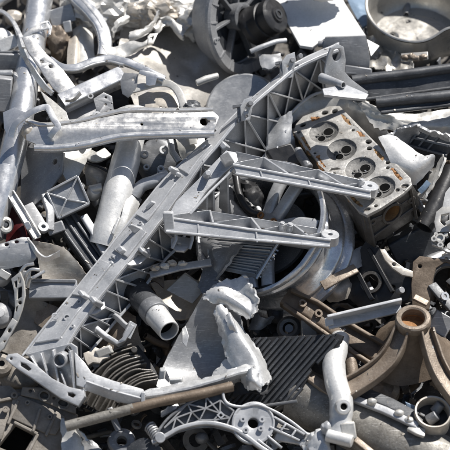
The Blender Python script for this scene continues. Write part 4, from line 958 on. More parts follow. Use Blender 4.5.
# bent sheet bracket with two holes
root = thing('bent_sheet_bracket', 'bent silver sheet bracket with two holes at the left edge', 'bracket', (20, 268, 10))
pl = Pl((18, 255, 44), (-0.05, 0.50, 0.86))
MB().plate(pl, [(-12,248),(0,243.5),(22,237),(29,237.5),(30,243),(14,247),(0,251),(-12,255)], 2, [('e',6,244.5,2.2,1.8), ('e',16,242,2.2,1.8)], 0.5).build('top', 'bright', root)
MB().sheet([PP((-12,253,44),(0,250,44),(14,246,44),(29,243,44)), PP((-12,262,40),(0,260,40),(16,257,41),(36,256,44)), PP((-12,272,34),(2,270,34),(18,267,36),(33,262,40))], 5, 5, 2, 0.5, 0.06, 72, 0.5).build('face', 'plate_grey', root)
MB().sheet([PP((27,238,45),(33,245,48),(39,253,50),(46,257,50),(53,254,51),(60,250,52)), PP((29,243,44),(33,251,46),(39,258,46),(46,261,46),(53,259,47),(60,256,48))], 5, 4, 2.2, 0.3, 0.1, 2).build('bent_lip', 'silver', root)
g = [PP((28,240,34),(46,243,34),(64,247,30)), PP((36,254,26),(56,255,26),(78,262,22)), PP((40,270,18),(62,270,16),(88,277,14)), PP((44,286,14),(64,285,8),(92,288,8))]
MB().sheet(g, 7, 6, 2, 0.4, 0.05, 73, 1.0).build('beige_shield', 'beige', label='beige curved sheet with torn right edge left of the crossbeam', cat='sheet')
root = thing('white_claw', 'small white claw of bent fingers below the bent sheet bracket', 'claw', (27, 285, 20))
for k, pts in enumerate([[(18,282,34),(21,272,40),(26,266,44),(34,264,46)], [(23,286,32),(26,276,40),(31,270,44),(40,270,44)], [(28,288,32),(30,280,38),(35,277,42),(45,271,42)]]):
    MB().sweep(cr(PP(*pts), 5), rrect(3.2, 3, 1), (0.2, 0.3, 0.9)).build('finger', 'bright', root)
MB().box(P(24,279,30), V(6,0,0), V(1,8,0), V(0,0,3)).build('palm', 'bright', root, bevel=1.2)
# grey box channel
root = thing('grey_box_channel', 'grey box channel lying left of the crossbeam', 'channel', (52, 300, 0))
MB().sweep(PP((30,291,20),(52,291,22),(78,290,22)), rrect(18, 12, 1.2), (0, 0.3, 0.95)).build('channel', 'plate_grey', root, bevel=0.3)
MB().box(P(54,280.5,26), V(22,0,0), V(0,1.5,0), V(0,0,6)).build('lip', 'cast_dark', root, bevel=0.5)
# pierced strut at left
root = thing('pierced_strut', 'narrow pale strut pierced with triangular holes at the left', 'strut', (14, 350, 10))
pl = Pl((16, 300, 40), (-0.3, 0.1, 0.95))
MB().plate(pl, [(11,279),(20,272),(24,282),(25,296),(22,310),(18,322),(13,322),(15,308),(14,292)], 3,
           [('p',[(14,282),(17,281),(17,288),(15,288)]), ('p',[(18,278),(21,279),(21,284),(18.5,284)]), ('p',[(17.5,287),(22,287),(22,297),(17,300)]), ('e',20,303,2,1.8), ('p',[(16,307),(18,306),(17,311),(15.6,312)])], 0.5).build('strut', 'cream', root)
pl = Pl((8, 335, 40), (-0.3, 0.2, 0.93))
MB().plate(pl, [(13,318),(18,322),(10,336),(4,348),(-6,356),(-8,348),(2,336),(8,326)], 3, [('e',10,330,1.9,2.4,-30), ('e',5,341,1.6,1.2)], 0.5).build('strut_tail', 'cream', root)
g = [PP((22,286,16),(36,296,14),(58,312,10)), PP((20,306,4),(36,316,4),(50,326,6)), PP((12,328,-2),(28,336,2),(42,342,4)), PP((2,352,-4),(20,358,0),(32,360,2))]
MB().sheet(g, 7, 7, 2.4, 2, 0.05, 74, 0.8).build('brown_sheet', 'grime', label='grey-brown sheet with shade in its colour, left of the crossbeam foot', cat='panel')  # the dark grime material stands in for the shade on this sheet
g = [PP((40,300,8),(58,308,14),(74,318,8)), PP((34,322,6),(52,334,12),(66,344,8))]
MB().sheet(g, 6, 6, 2, 2, 0.05, 75, 0.8).build('tan_edge_sheet', 'tan', label='tan sheet edge under the crossbeam left side', cat='panel')
MB().lathe(P(0,314,30), (0.2,0.35,0.9), [(0.01, 4), (4, 4), (5, 3), (10, 1.5), (12, -1), (12.5, -10)], 36).build('grey_dome', 'mid_grey', label='grey dome end at the left edge below the pierced strut top', cat='cap')
MB().lathe(P(2,275,26), (0.3,0.5,0.8), [(3.5, 4), (8, 3), (10, -2), (9, -8), (3.5, -6)], 32, closed=True).build('grey_collar', 'plate_grey', label='grey collar ring at the left edge under the bent sheet bracket', cat='ring')
MB().box(P(4,275,33), V(5,-3,0), V(2,3,0), V(0,0,2)).build('pale_tab', 'cream', bevel=0.6, label='small pale tab on the grey collar at the left edge', cat='tab')
# dark channels
root = thing('black_channel', 'black ribbed channel beside lower end of the white pipe', 'channel', (85, 262, -20))
MB().sweep(PP((58,208,8),(76,234,10),(100,268,8)), rrect(24, 12, 2), (0.2,0.3,0.93)).build('body', 'dark', root)
for o_ in (-8, 0, 8):
    MB().sweep(PP((58+o_*0.8,208-o_*0.55,16),(76+o_*0.8,234-o_*0.55,18),(100+o_*0.8,268-o_*0.55,16)), rrect(3, 3, 1), (0.2,0.3,0.93)).build('ridge', 'dark', root)
MB().sweep(PP((84,216,18),(94,232,20),(110,262,18)), rrect(8, 5, 1.2), (0.2,0.4,0.9)).build('grey_strip', 'cast_grey', label='grey strip between black channel and white pipe', cat='strip')
# clutter right of the white pipe, under the silver bar
root = thing('lugged_casting', 'dark grey casting with round lugs behind the silver bar', 'casting', (165, 190, -20))
MB().lump(P(160,160,-6), 26, 24, 12, 0.2, 0.05, 80, 4, ridged=False).build('body', 'cast_dark', root)
for x, y, h, r in ((144,155,14,4.2), (161,170,14,4), (164,151,12,5), (146,168,10,3.4)):
    MB().ring(P(x,y,h), (0.1,0.35,0.92), r*0.45, r, 4, 22).build('lug', 'cast_grey', root, bevel=0.5)
MB().box(P(161,177,10), V(4,0,0), V(0,7,0), V(0,0,3)).build('lug_stem', 'cast_grey', root, bevel=1)
MB().sweep(PP((171,140,20),(173,152,24),(180,162,24)), rrect(6, 5, 1.4), (0.3,0.2,0.9)).build('ribbed_strip', 'plate_grey', label='small ribbed grey strip below the silver bar right half', cat='strip')
MB().tube(cr(PP((134,196,16),(142,186,20),(156,181,22),(168,176,20)), 5), 6.5, 24, 1.4).build('curved_pipe', 'cast_grey', label='short curved grey pipe touching the crossbeam upper edge', cat='pipe')
MB().sheet([PP((174,132,8),(188,132,10),(204,136,8)), PP((178,146,10),(190,148,12),(204,146,10)), PP((182,160,6),(190,158,8),(200,154,8))], 6, 6, 2, 1, 0.08, 81, 1).build('cream_scrap', 'cream', label='cream sheet scrap under the right end of the silver bar', cat='sheet')
random.seed(31)
MB().sweep(cr(PP((88,154,6),(97,157,12),(108,152,8)), 5), rrect(12, 4, 1.2), (0, 0.5, 0.86)).build('pale_clip', 'cream', label='pale bent clip tucked under the silver bar left of white pipe', cat='clip')
MB().sheet([PP((86,164,4),(97,166,10),(108,168,4)), PP((86,176,6),(98,178,14),(108,180,6)), PP((88,186,2),(98,188,8),(107,190,2))], 5, 5, 1.6, 2, 0.1, 84, 1).build('beige_cup', 'beige', label='beige bent sheet between box bracket and white pipe', cat='sheet')
MB().lathe(P(95,191,12), (0.3,0.5,0.8), [(2.5, 2), (5.5, 3), (7.5, 0), (7, -8), (2.5, -6)], 30, closed=True).build('pale_bushing', 'white', label='pale round bushing left of the white pipe', cat='bushing')
MB().tube(PP((90,190,12),(103,187,14)), 4.5, 20).build('pale_spigot', 'cream', bevel=0.8, label='short pale spigot beside the pale bushing', cat='spigot')
MB().tube(PP((88,163,10),(98,166,14),(110,172,12)), 1.2, 10).build('black_wire', 'black', label='thin black wire beside the white pipe', cat='wire')
MB().ring(P(97,116,36), (0.1,0.4,0.9), 1.8, 4.4, 3, 22).build('ring_lug', 'plate_grey', label='small grey ring lug above the silver bar left half', cat='lug')
root = thing('drilled_gusset', 'grey gusset plate with small holes above the silver bar', 'gusset', (105, 110, 10))
pl = Pl((104, 104, 30), (0.2, 0.2, 0.95))
MB().plate(pl, [(94,98),(104,92),(112,96),(114,110),(106,116),(98,114)], 2.4, [('c',106,97,1.2), ('c',112,103,1.2), ('c',106,104,1.2), ('c',111,110,1)], 0.4).build('plate', 'mid_grey', root)
MB().sheet([PP((66,112,12),(82,104,14),(98,100,12)), PP((68,124,14),(84,118,16),(100,116,14))], 5, 5, 2, 1, 0.06, 90).build('shaded_sheet', 'mid_grey', label='grey sheet in shade behind the pointed fin', cat='sheet')
# ------------------------------------------------------------------ torn thick casting, centre bottom
root = thing('torn_casting', 'thick cast shell torn open with white ragged edges near the middle', 'casting', (205, 395, -10))
g = [PP((204,293,28),(216,296,28),(228,302,26),(240,312,20)), PP((192,314,14),(210,318,12),(228,324,8),(244,338,4)), PP((176,340,2),(200,346,-4),(222,352,-6),(246,362,-6)), PP((163,366,-2),(190,372,-8),(216,374,-8),(248,376,-4)), PP((154,394,8),(184,392,4),(214,386,4),(256,382,6))]
MB().sheet(g, 7, 7, 5, 1.0, 0.04, 91, 0.6).build('shell', 'mid_grey', root)
def flap(g, thick, amp, freq, seed, jag, m='torn', nu=9, nv=9):
    return MB().sheet(g, 6, 6, thick*0.7, amp*0.3, freq*0.8, seed, jag*1.0, smooth=True).build('torn_flap', m, root, ang=24)
flap([PP((202,298,26),(211,288,30),(224,280,32),(247,276,34)), PP((211,301,28),(221,292,35),(234,287,31),(249,280,36)), PP((223,305,30),(233,299,37),(241,294,30),(253,288,40)), PP((235,313,30),(244,307,38),(250,300,34),(257,298,42)), PP((245,319,30),(250,317,34),(254,315,38),(257,309,36))], 3.2, 1.2, 0.2, 92, 2.6, nu=7, nv=7)
flap([PP((214,309,30),(219,306,34),(224,308,33),(227,314,28)), PP((217,322,26),(224,320,33),(231,319,34),(238,324,22)), PP((221,336,24),(229,334,32),(239,333,34),(248,338,18)), PP((224,350,22),(234,348,30),(248,347,33),(258,352,14)), PP((230,364,22),(242,362,29),(256,361,31),(266,366,12)), PP((240,378,22),(250,378,29),(260,377,29),(269,378,14)), PP((246,388,20),(254,388,28),(262,386,28),(268,383,20))], 3.2, 1.0, 0.2, 93, 2.6, nu=6, nv=6)
flap([PP((117,402,22),(118,399,26),(121,396,26)), PP((148,402,22),(152,396,30),(156,389,28)), PP((176,397,20),(179,391,32),(183,383,28)), PP((198,392,19),(200,386,33),(204,379,29)), PP((217,387,18),(220,380,34),(224,374,30)), PP((234,381,18),(237,374,34),(240,366,31)), PP((249,377,18),(252,371,33),(254,363,31))], 3.2, 1.6, 0.15, 94, 2.0, nu=7, nv=6)
flap([PP((210,383,12),(216,370,14),(226,360,18)), PP((222,382,16),(230,369,20),(236,358,24)), PP((236,376,20),(242,368,26),(244,356,28))], 2.6, 1.0, 0.12, 95, 1.8, 'white')
flap([PP((225,318,36),(229,312,38),(232,318,34)), PP((228,326,36),(232,322,40),(236,328,34)), PP((232,332,32),(236,332,36),(239,336,32))], 2, 1.0, 0.2, 96, 1.4)
flap([PP((246,372,34),(252,368,38),(258,374,36)), PP((246,382,32),(252,380,38),(260,386,34)), PP((248,390,26),(254,390,30),(260,392,28))], 2, 1.6, 0.2, 97, 1.8)
MB().prism(PP((182,329,30),(186,326,32),(189,336,32),(186,348,30),(182,342,30)), V(0,0,-2)).build('splinter', 'torn', root, bevel=0.6)
MB().box(P(176,381,24), V(7,0.6,1), V(-0.5,3,2), V(0,-1,2), 0.8).build('ledge', 'white', root, bevel=0.8)
MB().box(P(162,374,20), V(3.5,0.5,1), V(1,6,2), V(0,-1,2), 0.7).build('ledge', 'white', root, bevel=0.8)
# ------------------------------------------------------------------ stub pipe pointing at the viewer
root = thing('stub_pipe', 'short open pipe with white end pointing down right', 'pipe', (165, 342, 0))
a, b = P(140,295,8), P(169.5,331,44); d_ = (b-a).normalized()
MB().tube([a - d_*16, a, a.lerp(b, 0.5)], 12.6, 36, 2).build('outer_sleeve', 'dark', root)
MB().tube([a.lerp(b, 0.36), a.lerp(b, 0.56)], 13.4, 36, 2).build('collar', 'cast_dark', root, bevel=0.6)
MB().tube([a.lerp(b, 0.4), a.lerp(b, 0.7), b], [11.6, 11.4, 10.6], 40, 1.7).build('pipe', 'white', root, bevel=0.4)
MB().disc(b - d_*13, d_, 9.4, 1, 28).build('inner_shade', 'hole_shade', root)  # added black disc, colours in the shade inside the open pipe
MB().tube(cr(PP((112,268,0),(128,286,6),(142,304,8)), 4), 10, 28, 1.6).build('black_tube', 'black', label='black tube behind the open stub pipe', cat='tube')
# scrap between crossbeam and torn casting
g = [PP((150,284,-14),(172,280,-20),(196,280,-16),(208,286,-8)), PP((160,300,-18),(178,300,-26),(194,302,-20),(204,302,-12)), PP((168,318,-14),(182,320,-18),(192,318,-14),(198,314,-10))]
MB().sheet(g, 6, 6, 2, 2, 0.05, 96, 0.8).build('beige_bowl', 'beige', label='hollow beige sheet behind the stub pipe', cat='sheet')
MB().prism(PP((165,290,6),(184,273,10),(206,288,8),(192,304,4)), V(1,1,-3)).build('brown_flap', 'beige', bevel=0.8, label='folded dull flap above the torn casting', cat='flap')
MB().sheet([PP((198,286,14),(204,296,16),(210,300,14)), PP((206,262,16),(210,280,18),(214,292,18)), PP((212,244,18),(217,262,20),(220,276,20))], 5, 6, 2.2, 1, 0.08, 97, 0.8).build('upright_sheet', 'cast_dark', label='dark upright sheet between heat sink and torn casting', cat='sheet')
root = thing('flat_strip', 'grey flat strip with crumbs lying under the two-armed bracket', 'strip', (180, 275, 0))
MB().sweep(PP((150,275,22),(180,267,26),(211,262,26)), rrect(8, 3, 0.8), (0.1,0.6,0.8)).build('strip', 'cast_grey', root, bevel=0.3)
for k, (x, y) in enumerate(((155,268),(165,266),(172,263),(182,263))):
    MB().lump(P(x,y,28), 3.2, 2.2, 2.2, 0.6, 0.3, 100+k, 2).build('crumb', 'cream' if k % 2 else 'beige', root, ang=10)
g = [PP((100,312,-8),(116,306,-2),(136,316,-6)), PP((96,334,-12),(118,332,-4),(140,338,-10)), PP((100,352,-16),(122,350,-10),(146,352,-16))]
MB().sheet(g, 6, 6, 2, 1.5, 0.05, 98, 0.6).build('tan_sheet', 'tan', label='tan curved sheet below the crossbeam behind the loop bracket', cat='sheet')
g = [PP((140,262,4),(150,258,8),(162,262,4)), PP((142,284,0),(152,280,4),(164,288,0))]
MB().sheet(g, 6, 6, 2, 1.5, 0.05, 99, 0.8).build('brown_scrap', 'brown', label='brown scrap sheet just right of the crossbeam ribs', cat='sheet')
root = thing('black_rubber_boot', 'crumpled black rubber between the bracket ribs and wheel rim', 'rubber', (245, 215, -20))
MB().sheet([PP((232,172,10),(246,180,14),(262,182,8)), PP((238,192,10),(248,200,18),(262,204,10)), PP((244,214,4),(254,220,10),(266,222,2))], 8, 8, 3, 7, 0.07, 103, 1).build('sheet', 'black', root)
MB().tube(cr(PP((236,176,14),(240,196,18),(250,210,16),(264,214,8)), 6), 3.6, 18).build('fold', 'black', root)
g = [PP((206,196,-4),(218,192,0),(232,186,-2)), PP((208,216,-6),(220,214,-2),(236,212,-4)), PP((212,232,-10),(224,232,-8),(240,230,-10))]
MB().sheet(g, 6, 6, 2, 1.5, 0.06, 104).build('shaded_plate', 'mid_grey', label='grey plate deep between the two bracket arms', cat='plate')
# ------------------------------------------------------------------ rod
root = thing('long_rod', 'long brown-grey tubular rod lying across the bottom', 'rod', (70, 430, 10))
MB().tube(cr(PP((66,427,40),(100,417,42),(133,408,44)), 4), 5.0, 24, 1.2).build('grey_half', 'dirty_alu', root)
MB().tube(cr(PP((130,409,44),(160,402,44),(192,396,42),(232,386,38)), 4), 4.9, 24, 1.3).build('brown_half', 'brown', root)
# ------------------------------------------------------------------ finned block
root = thing('finned_block', 'dark finned block with curved fins right of the crossbeam foot', 'finned block', (115, 410, -10))
g = [PP((74,402,-4),(86,374,0),(104,356,0),(138,346,-4)), PP((100,416,-6),(110,392,0),(126,376,0),(152,366,-6)), PP((120,424,-10),(130,404,-4),(142,392,-4),(162,384,-10))]
MB().sheet(g, 6, 6, 4).build('base', 'black', root)
for k in range(12):
    t = k/11
    x0, y0 = 74 + t*42, 398 + t*22; x1, y1 = 132 + t*26, 349 + t*34
    jx, jy, jh, tw = random.uniform(-1.2, 1.2), random.uniform(-1, 1), random.uniform(-2.5, 1), random.uniform(-0.4, 0.4)
    pts = [P(jx + x0 + (x1-x0)*s_ - 7*math.sin(s_*math.pi)*0.6, y0 + (y1-y0)*s_ - 9*math.sin(s_*math.pi) + jy + (2.2*math.sin(s_*7) if k in (3, 7) else 0), jh + 14 + 5*math.sin(s_*math.pi)) for s_ in (0, .25, .5, .75, 1)]
    MB().sweep(cr(pts, 4), rrect(1.9, 14, 0.7), (-0.2 + tw, 0.5 + tw*0.5, 0.84)).build('fin', 'oily', root)
for (x, y, r) in ((134, 350, 3), (96, 364, 4)):
    MB().tube([P(x,y,8), P(x,y,26)], r, 16).build('boss', 'oily', root, bevel=0.5)
MB().plate(Pl((97, 356, 30), (0.1, 0.4, 0.9)), [(83,353),(88,351),(91,352),(95,347),(100,349),(104,346),(112,347),(113,351),(109,353),(110,357),(103,359),(100,363),(93,362),(88,365),(85,360)], 7, bev=0.5).build('beige_chunk', 'beige', label='broken beige chunk on top of the finned block', cat='chunk')
MB().box(P(104,352,30), V(8,3,0), V(-2,4,1), V(0,0,3), 0.8).build('beige_chip', 'cream', bevel=0.8, label='flat pale chip on top of the beige chunk', cat='chip')
# ------------------------------------------------------------------ engine block at lower left
root = thing('engine_block', 'dirty brown engine block with a square opening in the lower left corner', 'engine block', (40, 450, -10))
pl = Pl((35, 420, 16), (0.08, 0.30, 0.95))
MB().plate(pl, [(-14,386),(10,385),(18,392),(34,392),(60,404),(78,415),(72,428),(64,440),(60,466),(-14,466)], 14,
           [('p', [(16,424),(35,434),(22,456),(-2,446)]), ('e',44,396.5,5,4,-20), ('e',63,404,5.5,4,-20), ('e',56,400,2,1.6), ('e',33,393.5,2,1.6)], 2.0).build('case', 'grime', root)
MB().plate(pl, [(22,388),(40,388),(62,398),(76,408),(76,415),(60,410),(38,400),(20,396)], 4, [('e',44,396,4.4,3.2,-20), ('e',63,404,4.8,3.2,-20), ('c',30,391.5,1.6), ('c',54,399,1.4)], 0.8, off=4).build('gasket_face', 'grime', root)
MB().plate(pl, [(12,400),(20,396),(58,413),(66,418),(56,436),(44,434),(10,418)], 4, bev=1.2, off=3.5).build('side_panel', 'grime', root)
MB().plate(pl, [(-10,420),(8,420),(2,440),(-10,440)], 4, bev=1.2, off=4).build('side_panel', 'grime', root)
for (x, y, r) in ((14,396,3.2),(27,403,2.4),(50,418,2.6),(6,410,3.0),(66,424,2.4)):
    MB().ring(pl.lift(x, y, 2.5), pl.n, r*0.5, r, 3, 18).build('bolt_boss', 'grime', root)
for (x, y, rx) in ((44,396,4.2),(63,404,4.6)):
    MB().disc(pl.lift(x, y, -9), pl.n, rx, 1.5, 20).build('port_floor', 'hole_shade', root)  # black disc, the port's inner shade as colour
    MB().ring(pl.lift(x, y, 3.6), pl.n, rx*1.0, rx*1.35, 1.4, 24).build('port_rim', 'dirty_alu', root)
for (a, b) in (((18,400),(8,424)), ((40,408),(33,432)), ((56,414),(46,436)), ((-4,402),(12,398))):
    MB().beam(pl.lift(*a, 5), pl.lift(*b, 5), pl.n, 3, 5).build('rib', 'grime', root, bevel=0.8)
MB().beam(pl.lift(14, 422, 4), pl.lift(38, 434, 4), pl.n, 3, 6).build('opening_rim', 'grime', root, bevel=0.8)
MB().beam(pl.lift(38, 434, 4), pl.lift(24, 460, 4), pl.n, 3, 6).build('opening_rim', 'grime', root, bevel=0.8)
MB().box(P(14,442,-14), V(26,0,0), V(0,20,0), V(0,0,2)).build('opening_floor', 'hole_shade', root)  # black slab, colours in the shade behind the square opening
MB().sheet([PP((62,420,22),(72,424,26),(80,436,22)), PP((62,440,22),(74,444,24),(84,450,18)), PP((62,462,18),(76,464,20),(90,466,14))], 5, 5, 3, 3, 0.08, 106, 1.5).build('beige_edge_sheet', 'cream', label='pale broken sheet at the bottom under the rod left end', cat='sheet')
MB().sheet([PP((76,428,30),(84,434,30),(88,440,28)), PP((80,434,26),(86,440,28),(92,446,26))], 5, 5, 2, 1.5, 0.1, 107, 1).build('white_chip', 'torn', label='small white chip below the rod left end', cat='chip')
MB().sheet([PP((82,438,10),(92,440,12),(102,450,10)), PP((78,452,8),(90,456,10),(104,464,8))], 5, 5, 2, 2.5, 0.08, 108, 1).build('grey_scrap_sheet', 'mid_grey', label='small grey bent sheet at the bottom left of the eye lever', cat='sheet')
MB().lathe(P(1,364,22), (0.3,0.3,0.9), [(3, 3), (6, 4), (10, 2), (12, -4), (11, -14)], 30).build('dull_disc', 'grime', label='dull round disc at the left edge left of the crossbeam foot', cat='disc')
MB().lump(P(20,378,2), 16, 10, 8, 0.25, 0.07, 41, 4).build('earthy_lump', 'grime', label='earthy lump under the crossbeam foot at left', cat='lump')
# ------------------------------------------------------------------ eye lever and spring, bottom
root = thing('eye_lever', 'dark lever with round eye below the rod', 'lever', (122, 445, 0))
MB().lathe(P(122,441,16), (0.1,0.4,0.9), [(5, 1), (8, 3), (12, 2), (13.5, -2), (12.5, -7), (5, -7)], 40, closed=True).build('eye', 'cast_dark', root)
MB().sweep(PP((119,430,18),(115,421,22),(110,408,20)), rrect(6, 5, 1.5), (0.1,0.4,0.9)).build('stem', 'cast_dark', root)
root = thing('coil_spring', 'small dark coil spring left of the lattice bracket', 'spring', (153, 436, 10))
sp0, sp1 = P(149,426,24), P(159,440,30); dd = (sp1-sp0); sn = dd.normalized(); su = sn.orthogonal().normalized(); sv = sn.cross(su)
MB().tube([sp0 + dd*(k/72) + (su*math.cos(k*0.6) + sv*math.sin(k*0.6))*5 for k in range(73)], 1.1, 8).build('coil', 'plate_grey', root)
MB().tube([sp0 - sn*2, sp1 + sn*2], 3, 16).build('core', 'black', root)
g = [PP((128,446,18),(144,438,24),(160,446,20)), PP((126,460,14),(146,454,22),(166,460,16))]
MB().sheet(g, 6, 6, 2.4, 1, 0.08, 109).build('dark_cover', 'dark', label='dark curved cover at the bottom edge beside the eye lever', cat='cover')
MB().sheet([PP((161,412,28),(168,408,32),(178,404,30)), PP((162,417,28),(170,413,33),(179,407,30))], 5, 4, 2, 0.8, 0.1, 110, 1.2).build('white_chip', 'torn', label='small white chip under the rod beside the lattice bracket', cat='chip')
# ------------------------------------------------------------------ lattice bracket
root = thing('lattice_bracket', 'grey bracket with honeycomb ribs and a round hub at the bottom', 'bracket', (200, 440, 10))
pl = Pl((215, 418, 34), (0.05, 0.20, 0.98))
out = [(152,440),(158,432),(166,420),(178,410),(190,402),(206,396),(221,390),(224,392),(224,400),(229,405),(240,407),(254,405),(266,408),(278,415),(300,428),(309,437),(302,441),(284,434),(272,430),(272,436),(280,446),(270,454),(256,446),(246,440),(232,432),(214,427),(196,427),(178,432),(164,440),(156,446)]
MB().plate(pl, out, 2.4, [('c',253,424,5.2), ('p',[(279,422),(293,430),(290,433),(277,426)]), ('p',[(262,441),(268,440),(273,446),(269,449)])], 0.5, off=-7).build('web', 'cast_dark', root)
hubp = pl.lift(253, 424, -6.8)
MB().lathe(hubp, pl.n, [(5.2, 0), (5.2, 5.5), (6.5, 6.2), (17.5, 6.2), (19, 7.4), (20.4, 7), (20.6, 0)], 56, closed=True).build('hub', 'cast_grey', root)
for x, y in ((262,420),(261,429),(243,420),(246,431)):
    MB().ring(pl.lift(x, y, -1), pl.n, 1.2, 2.8, 3, 18).build('boss', 'cast_grey', root)
lo_ = [(152,443),(164,437),(178,429),(196,424),(214,424),(232,429),(246,437),(258,446),(270,454)]
hi_ = [(156,434),(166,421),(178,411),(190,403),(206,396),(222,391)]
MB().sweep(cr([pl.lift(x, y, -3) for x, y in lo_], 5), rrect(4, 9, 1), pl.n).build('rim', 'cast_grey', root)
MB().sweep(cr([pl.lift(x, y, -3) for x, y in hi_], 5), rrect(2.6, 8, 0.9), pl.n).build('rim', 'cast_dark', root)
MB().sweep(cr([pl.lift(x, y, -3) for x, y in ((222,391),(224,400),(230,405),(242,407),(256,405),(270,410),(288,420),(307,434))], 5), rrect(2.6, 8, 0.9), pl.n).build('rim', 'cast_grey', root)
nodes = {'a':(176,418),'b':(192,412),'c':(206,408),'d':(220,413),'e':(200,420),'f':(214,420),'g':(230,418),'h':(188,404),'i':(206,397),'j':(220,400),'k':(172,430),'l':(186,426),'m':(226,427),'n':(234,411),'o':(164,428)}
for q in 'ao ak al ab bh bc be ch ci cj cd ce df dj dg ef el eb fm fg gn gm nj oh kl bl id'.split():
    MB().beam(pl.lift(*nodes[q[0]], 0), pl.lift(*nodes[q[1]], 0), pl.n, 1.3, 7).build('rib', 'mid_grey', root)
MB().ring(pl.lift(220.5, 416, -6.5), pl.n, 2, 4, 7, 4).build('square_boss', 'cast_grey', root)
for (a, b) in (((274,417),(305,434)), ((270,427),(300,440)), ((258,440),(274,452)), ((268,436),(282,448)), ((296,430),(291,437)), ((286,424),(281,431))):
    MB().beam(pl.lift(*a, 1), pl.lift(*b, 1), pl.n, 1.9, 9).build('fork_wall', 'cast_grey', root, bevel=0.4)
MB().tube([pl.lift(160, 438, -6), pl.lift(160, 438, 4)], 5, 20).build('pivot', 'cast_grey', root, bevel=0.6)
# ------------------------------------------------------------------ ribbed pedal plate
root = thing('ribbed_plate', 'black ribbed tread plate with notched edge in the lower middle', 'tread plate', (285, 400, -5))
pl = Pl((290, 370, 16), (-0.34, 0.20, 0.92))
poly = [(228,342),(256,337),(300,335.5),(338,334),(343,336),(341,342),(330,354),(318,365),(315,362),(311,368),(312,371),(304,386),(297,400),(292,403),(262,406),(232,405),(222,392)]
MB().plate(pl, poly, 4, bev=0.9).build('base', 'black', root)
def clip(poly2, p, d):
    ts = []
    m = len(poly2)
    for i in range(m):
        a, b = Vector(poly2[i]), Vector(poly2[(i+1) % m]); e = b-a
        den = d.x*e.y - d.y*e.x
        if abs(den) < 1e-9: continue
        w = a-p; t = (w.x*e.y - w.y*e.x)/den; s_ = (w.x*d.y - w.y*d.x)/den
        if 0 <= s_ < 1: ts.append(t)
    ts.sort(); return list(zip(ts[0::2], ts[1::2]))
p2 = [pl.uv(x, y) for x, y in poly]
u0, u1 = Vector(pl.uv(300, 370)), Vector(pl.uv(322, 345)); rd = (u1-u0).normalized(); pd = Vector((-rd.y, rd.x))
for k in range(-26, 14):
    p = u0 + pd*k*4.7
    for t0, t1 in clip(p2, p, rd):
        if t1-t0 < 5: continue
        a, b = p + rd*(t0+1.2+random.choice((0, 0, 0, 2, 5))), p + rd*(t1-1.2-random.choice((0, 0, 0, 1.5, 4)))
        if (b-a).length < 4 or (b-a).dot(rd) < 0: continue
        MB().sweep([pl.at(a.x, a.y, 0.6), pl.at(b.x, b.y, 0.6)], [(-1.5, -1), (1.5, -1), (1.1, 1.0), (-1.1, 1.0)], pl.n).build('rib', 'dark', root)
MB().sweep([pl.lift(x, y, 0) for x, y in ((297,401),(262,406),(232,405))], rrect(3, 4, 1), pl.n).build('edge_lip', 'cast_dark', root)
# crumpled black scrap between torn casting and plate
g = [PP((236,384,16),(250,380,20),(268,384,18)), PP((232,396,14),(250,394,18),(266,396,16))]
MB().sheet(g, 6, 6, 2, 3, 0.1, 111, 1.6).build('black_rag', 'black', label='crumpled black rag under the torn casting lower edge', cat='rag')
root = thing('dark_pulley', 'dark ring pulley in the shade above the ribbed plate', 'pulley', (288, 335, -30))
MB().lathe(P(289,328,-6), (-0.2,0.3,0.93), [(6, 2), (9, 3), (12, 1), (11, -3), (13, -7), (6, -8)], 40, closed=True).build('ring', 'oily', root)
MB().tube([P(289,328,-16), P(289,328,-4)], 4, 18).build('shaft', 'cast_dark', root)
MB().box(P(309,330,4), V(8,0,0), V(0,11,0), V(0,-1,5)).build('grimy_block', 'grime', bevel=1.5, label='small speckled grey block above the ribbed plate', cat='block')
g = [PP((255,312,-4),(264,318,2),(275,318,-4)), PP((248,330,-10),(258,330,-4),(270,324,-10))]
MB().sheet(g, 5, 5, 2, 2, 0.1, 112, 1).build('dark_shard', 'cast_dark', label='dark shiny shard right of the torn casting flap', cat='shard')
# ------------------------------------------------------------------ white elbow pipe
root = thing('elbow_pipe', 'white crooked pipe with a round bolt boss beside the ribbed plate', 'pipe', (342, 445, 10))
MB().tube(cr(PP((340,338,14),(337,350,22),(334,364,30),(336,382,34),(341,400,36),(341,418,34),(338,432,30)), 6), [9.5]*6+[10.2]*6+[10.8]*6+[11]*6+[11.4]*6+[10.6]*7, 36, 1.6).build('pipe', 'white', root)
bn = V(0.10,0.05,0.99).normalized(); bc = P(343.5, 407, 50)
MB().lathe(bc, bn, [(3.2, -4), (3.2, 1), (4, 1.8), (6.6, 1.6), (7.4, 0.4), (8, -6)], 32).build('bolt_boss', 'white', root)
MB().lathe(bc, bn, [(3.6, 0.6), (3.4, 0.4), (0.01, 0.3)], 24).build('bolt_hole', 'hole_shade', root)  # black disc across the boss, hole's shade put into its colour
MB().tube(PP((327,435,36),(352,442,40)), [6, 6], 28).build('cross_tube', 'white', root, bevel=1)
MB().box(P(348,431,34), V(7,1,0), V(-1,8,0), V(0,0,7)).build('block', 'cream', root, bevel=1.4)
MB().lump(P(327,428,36), 4, 5, 4, 0.4, 0.2, 3, 3).build('broken_edge', 'cast_grey', root)
MB().tube(PP((346,342,2),(350,362,6),(352,380,4)), 7, 24).build('tan_pipe', 'tan', label='tan pipe in shade behind the white elbow pipe', cat='pipe')
g = [PP((298,442,20),(312,434,26),(326,426,28)), PP((304,450,22),(316,444,30),(328,440,30)), PP((308,462,20),(320,460,28),(334,462,26))]
MB().sheet(g, 6, 6, 3, 4, 0.09, 113, 2).build('broken_casting', 'torn', label='broken pale casting at the bottom left of the elbow pipe', cat='casting')
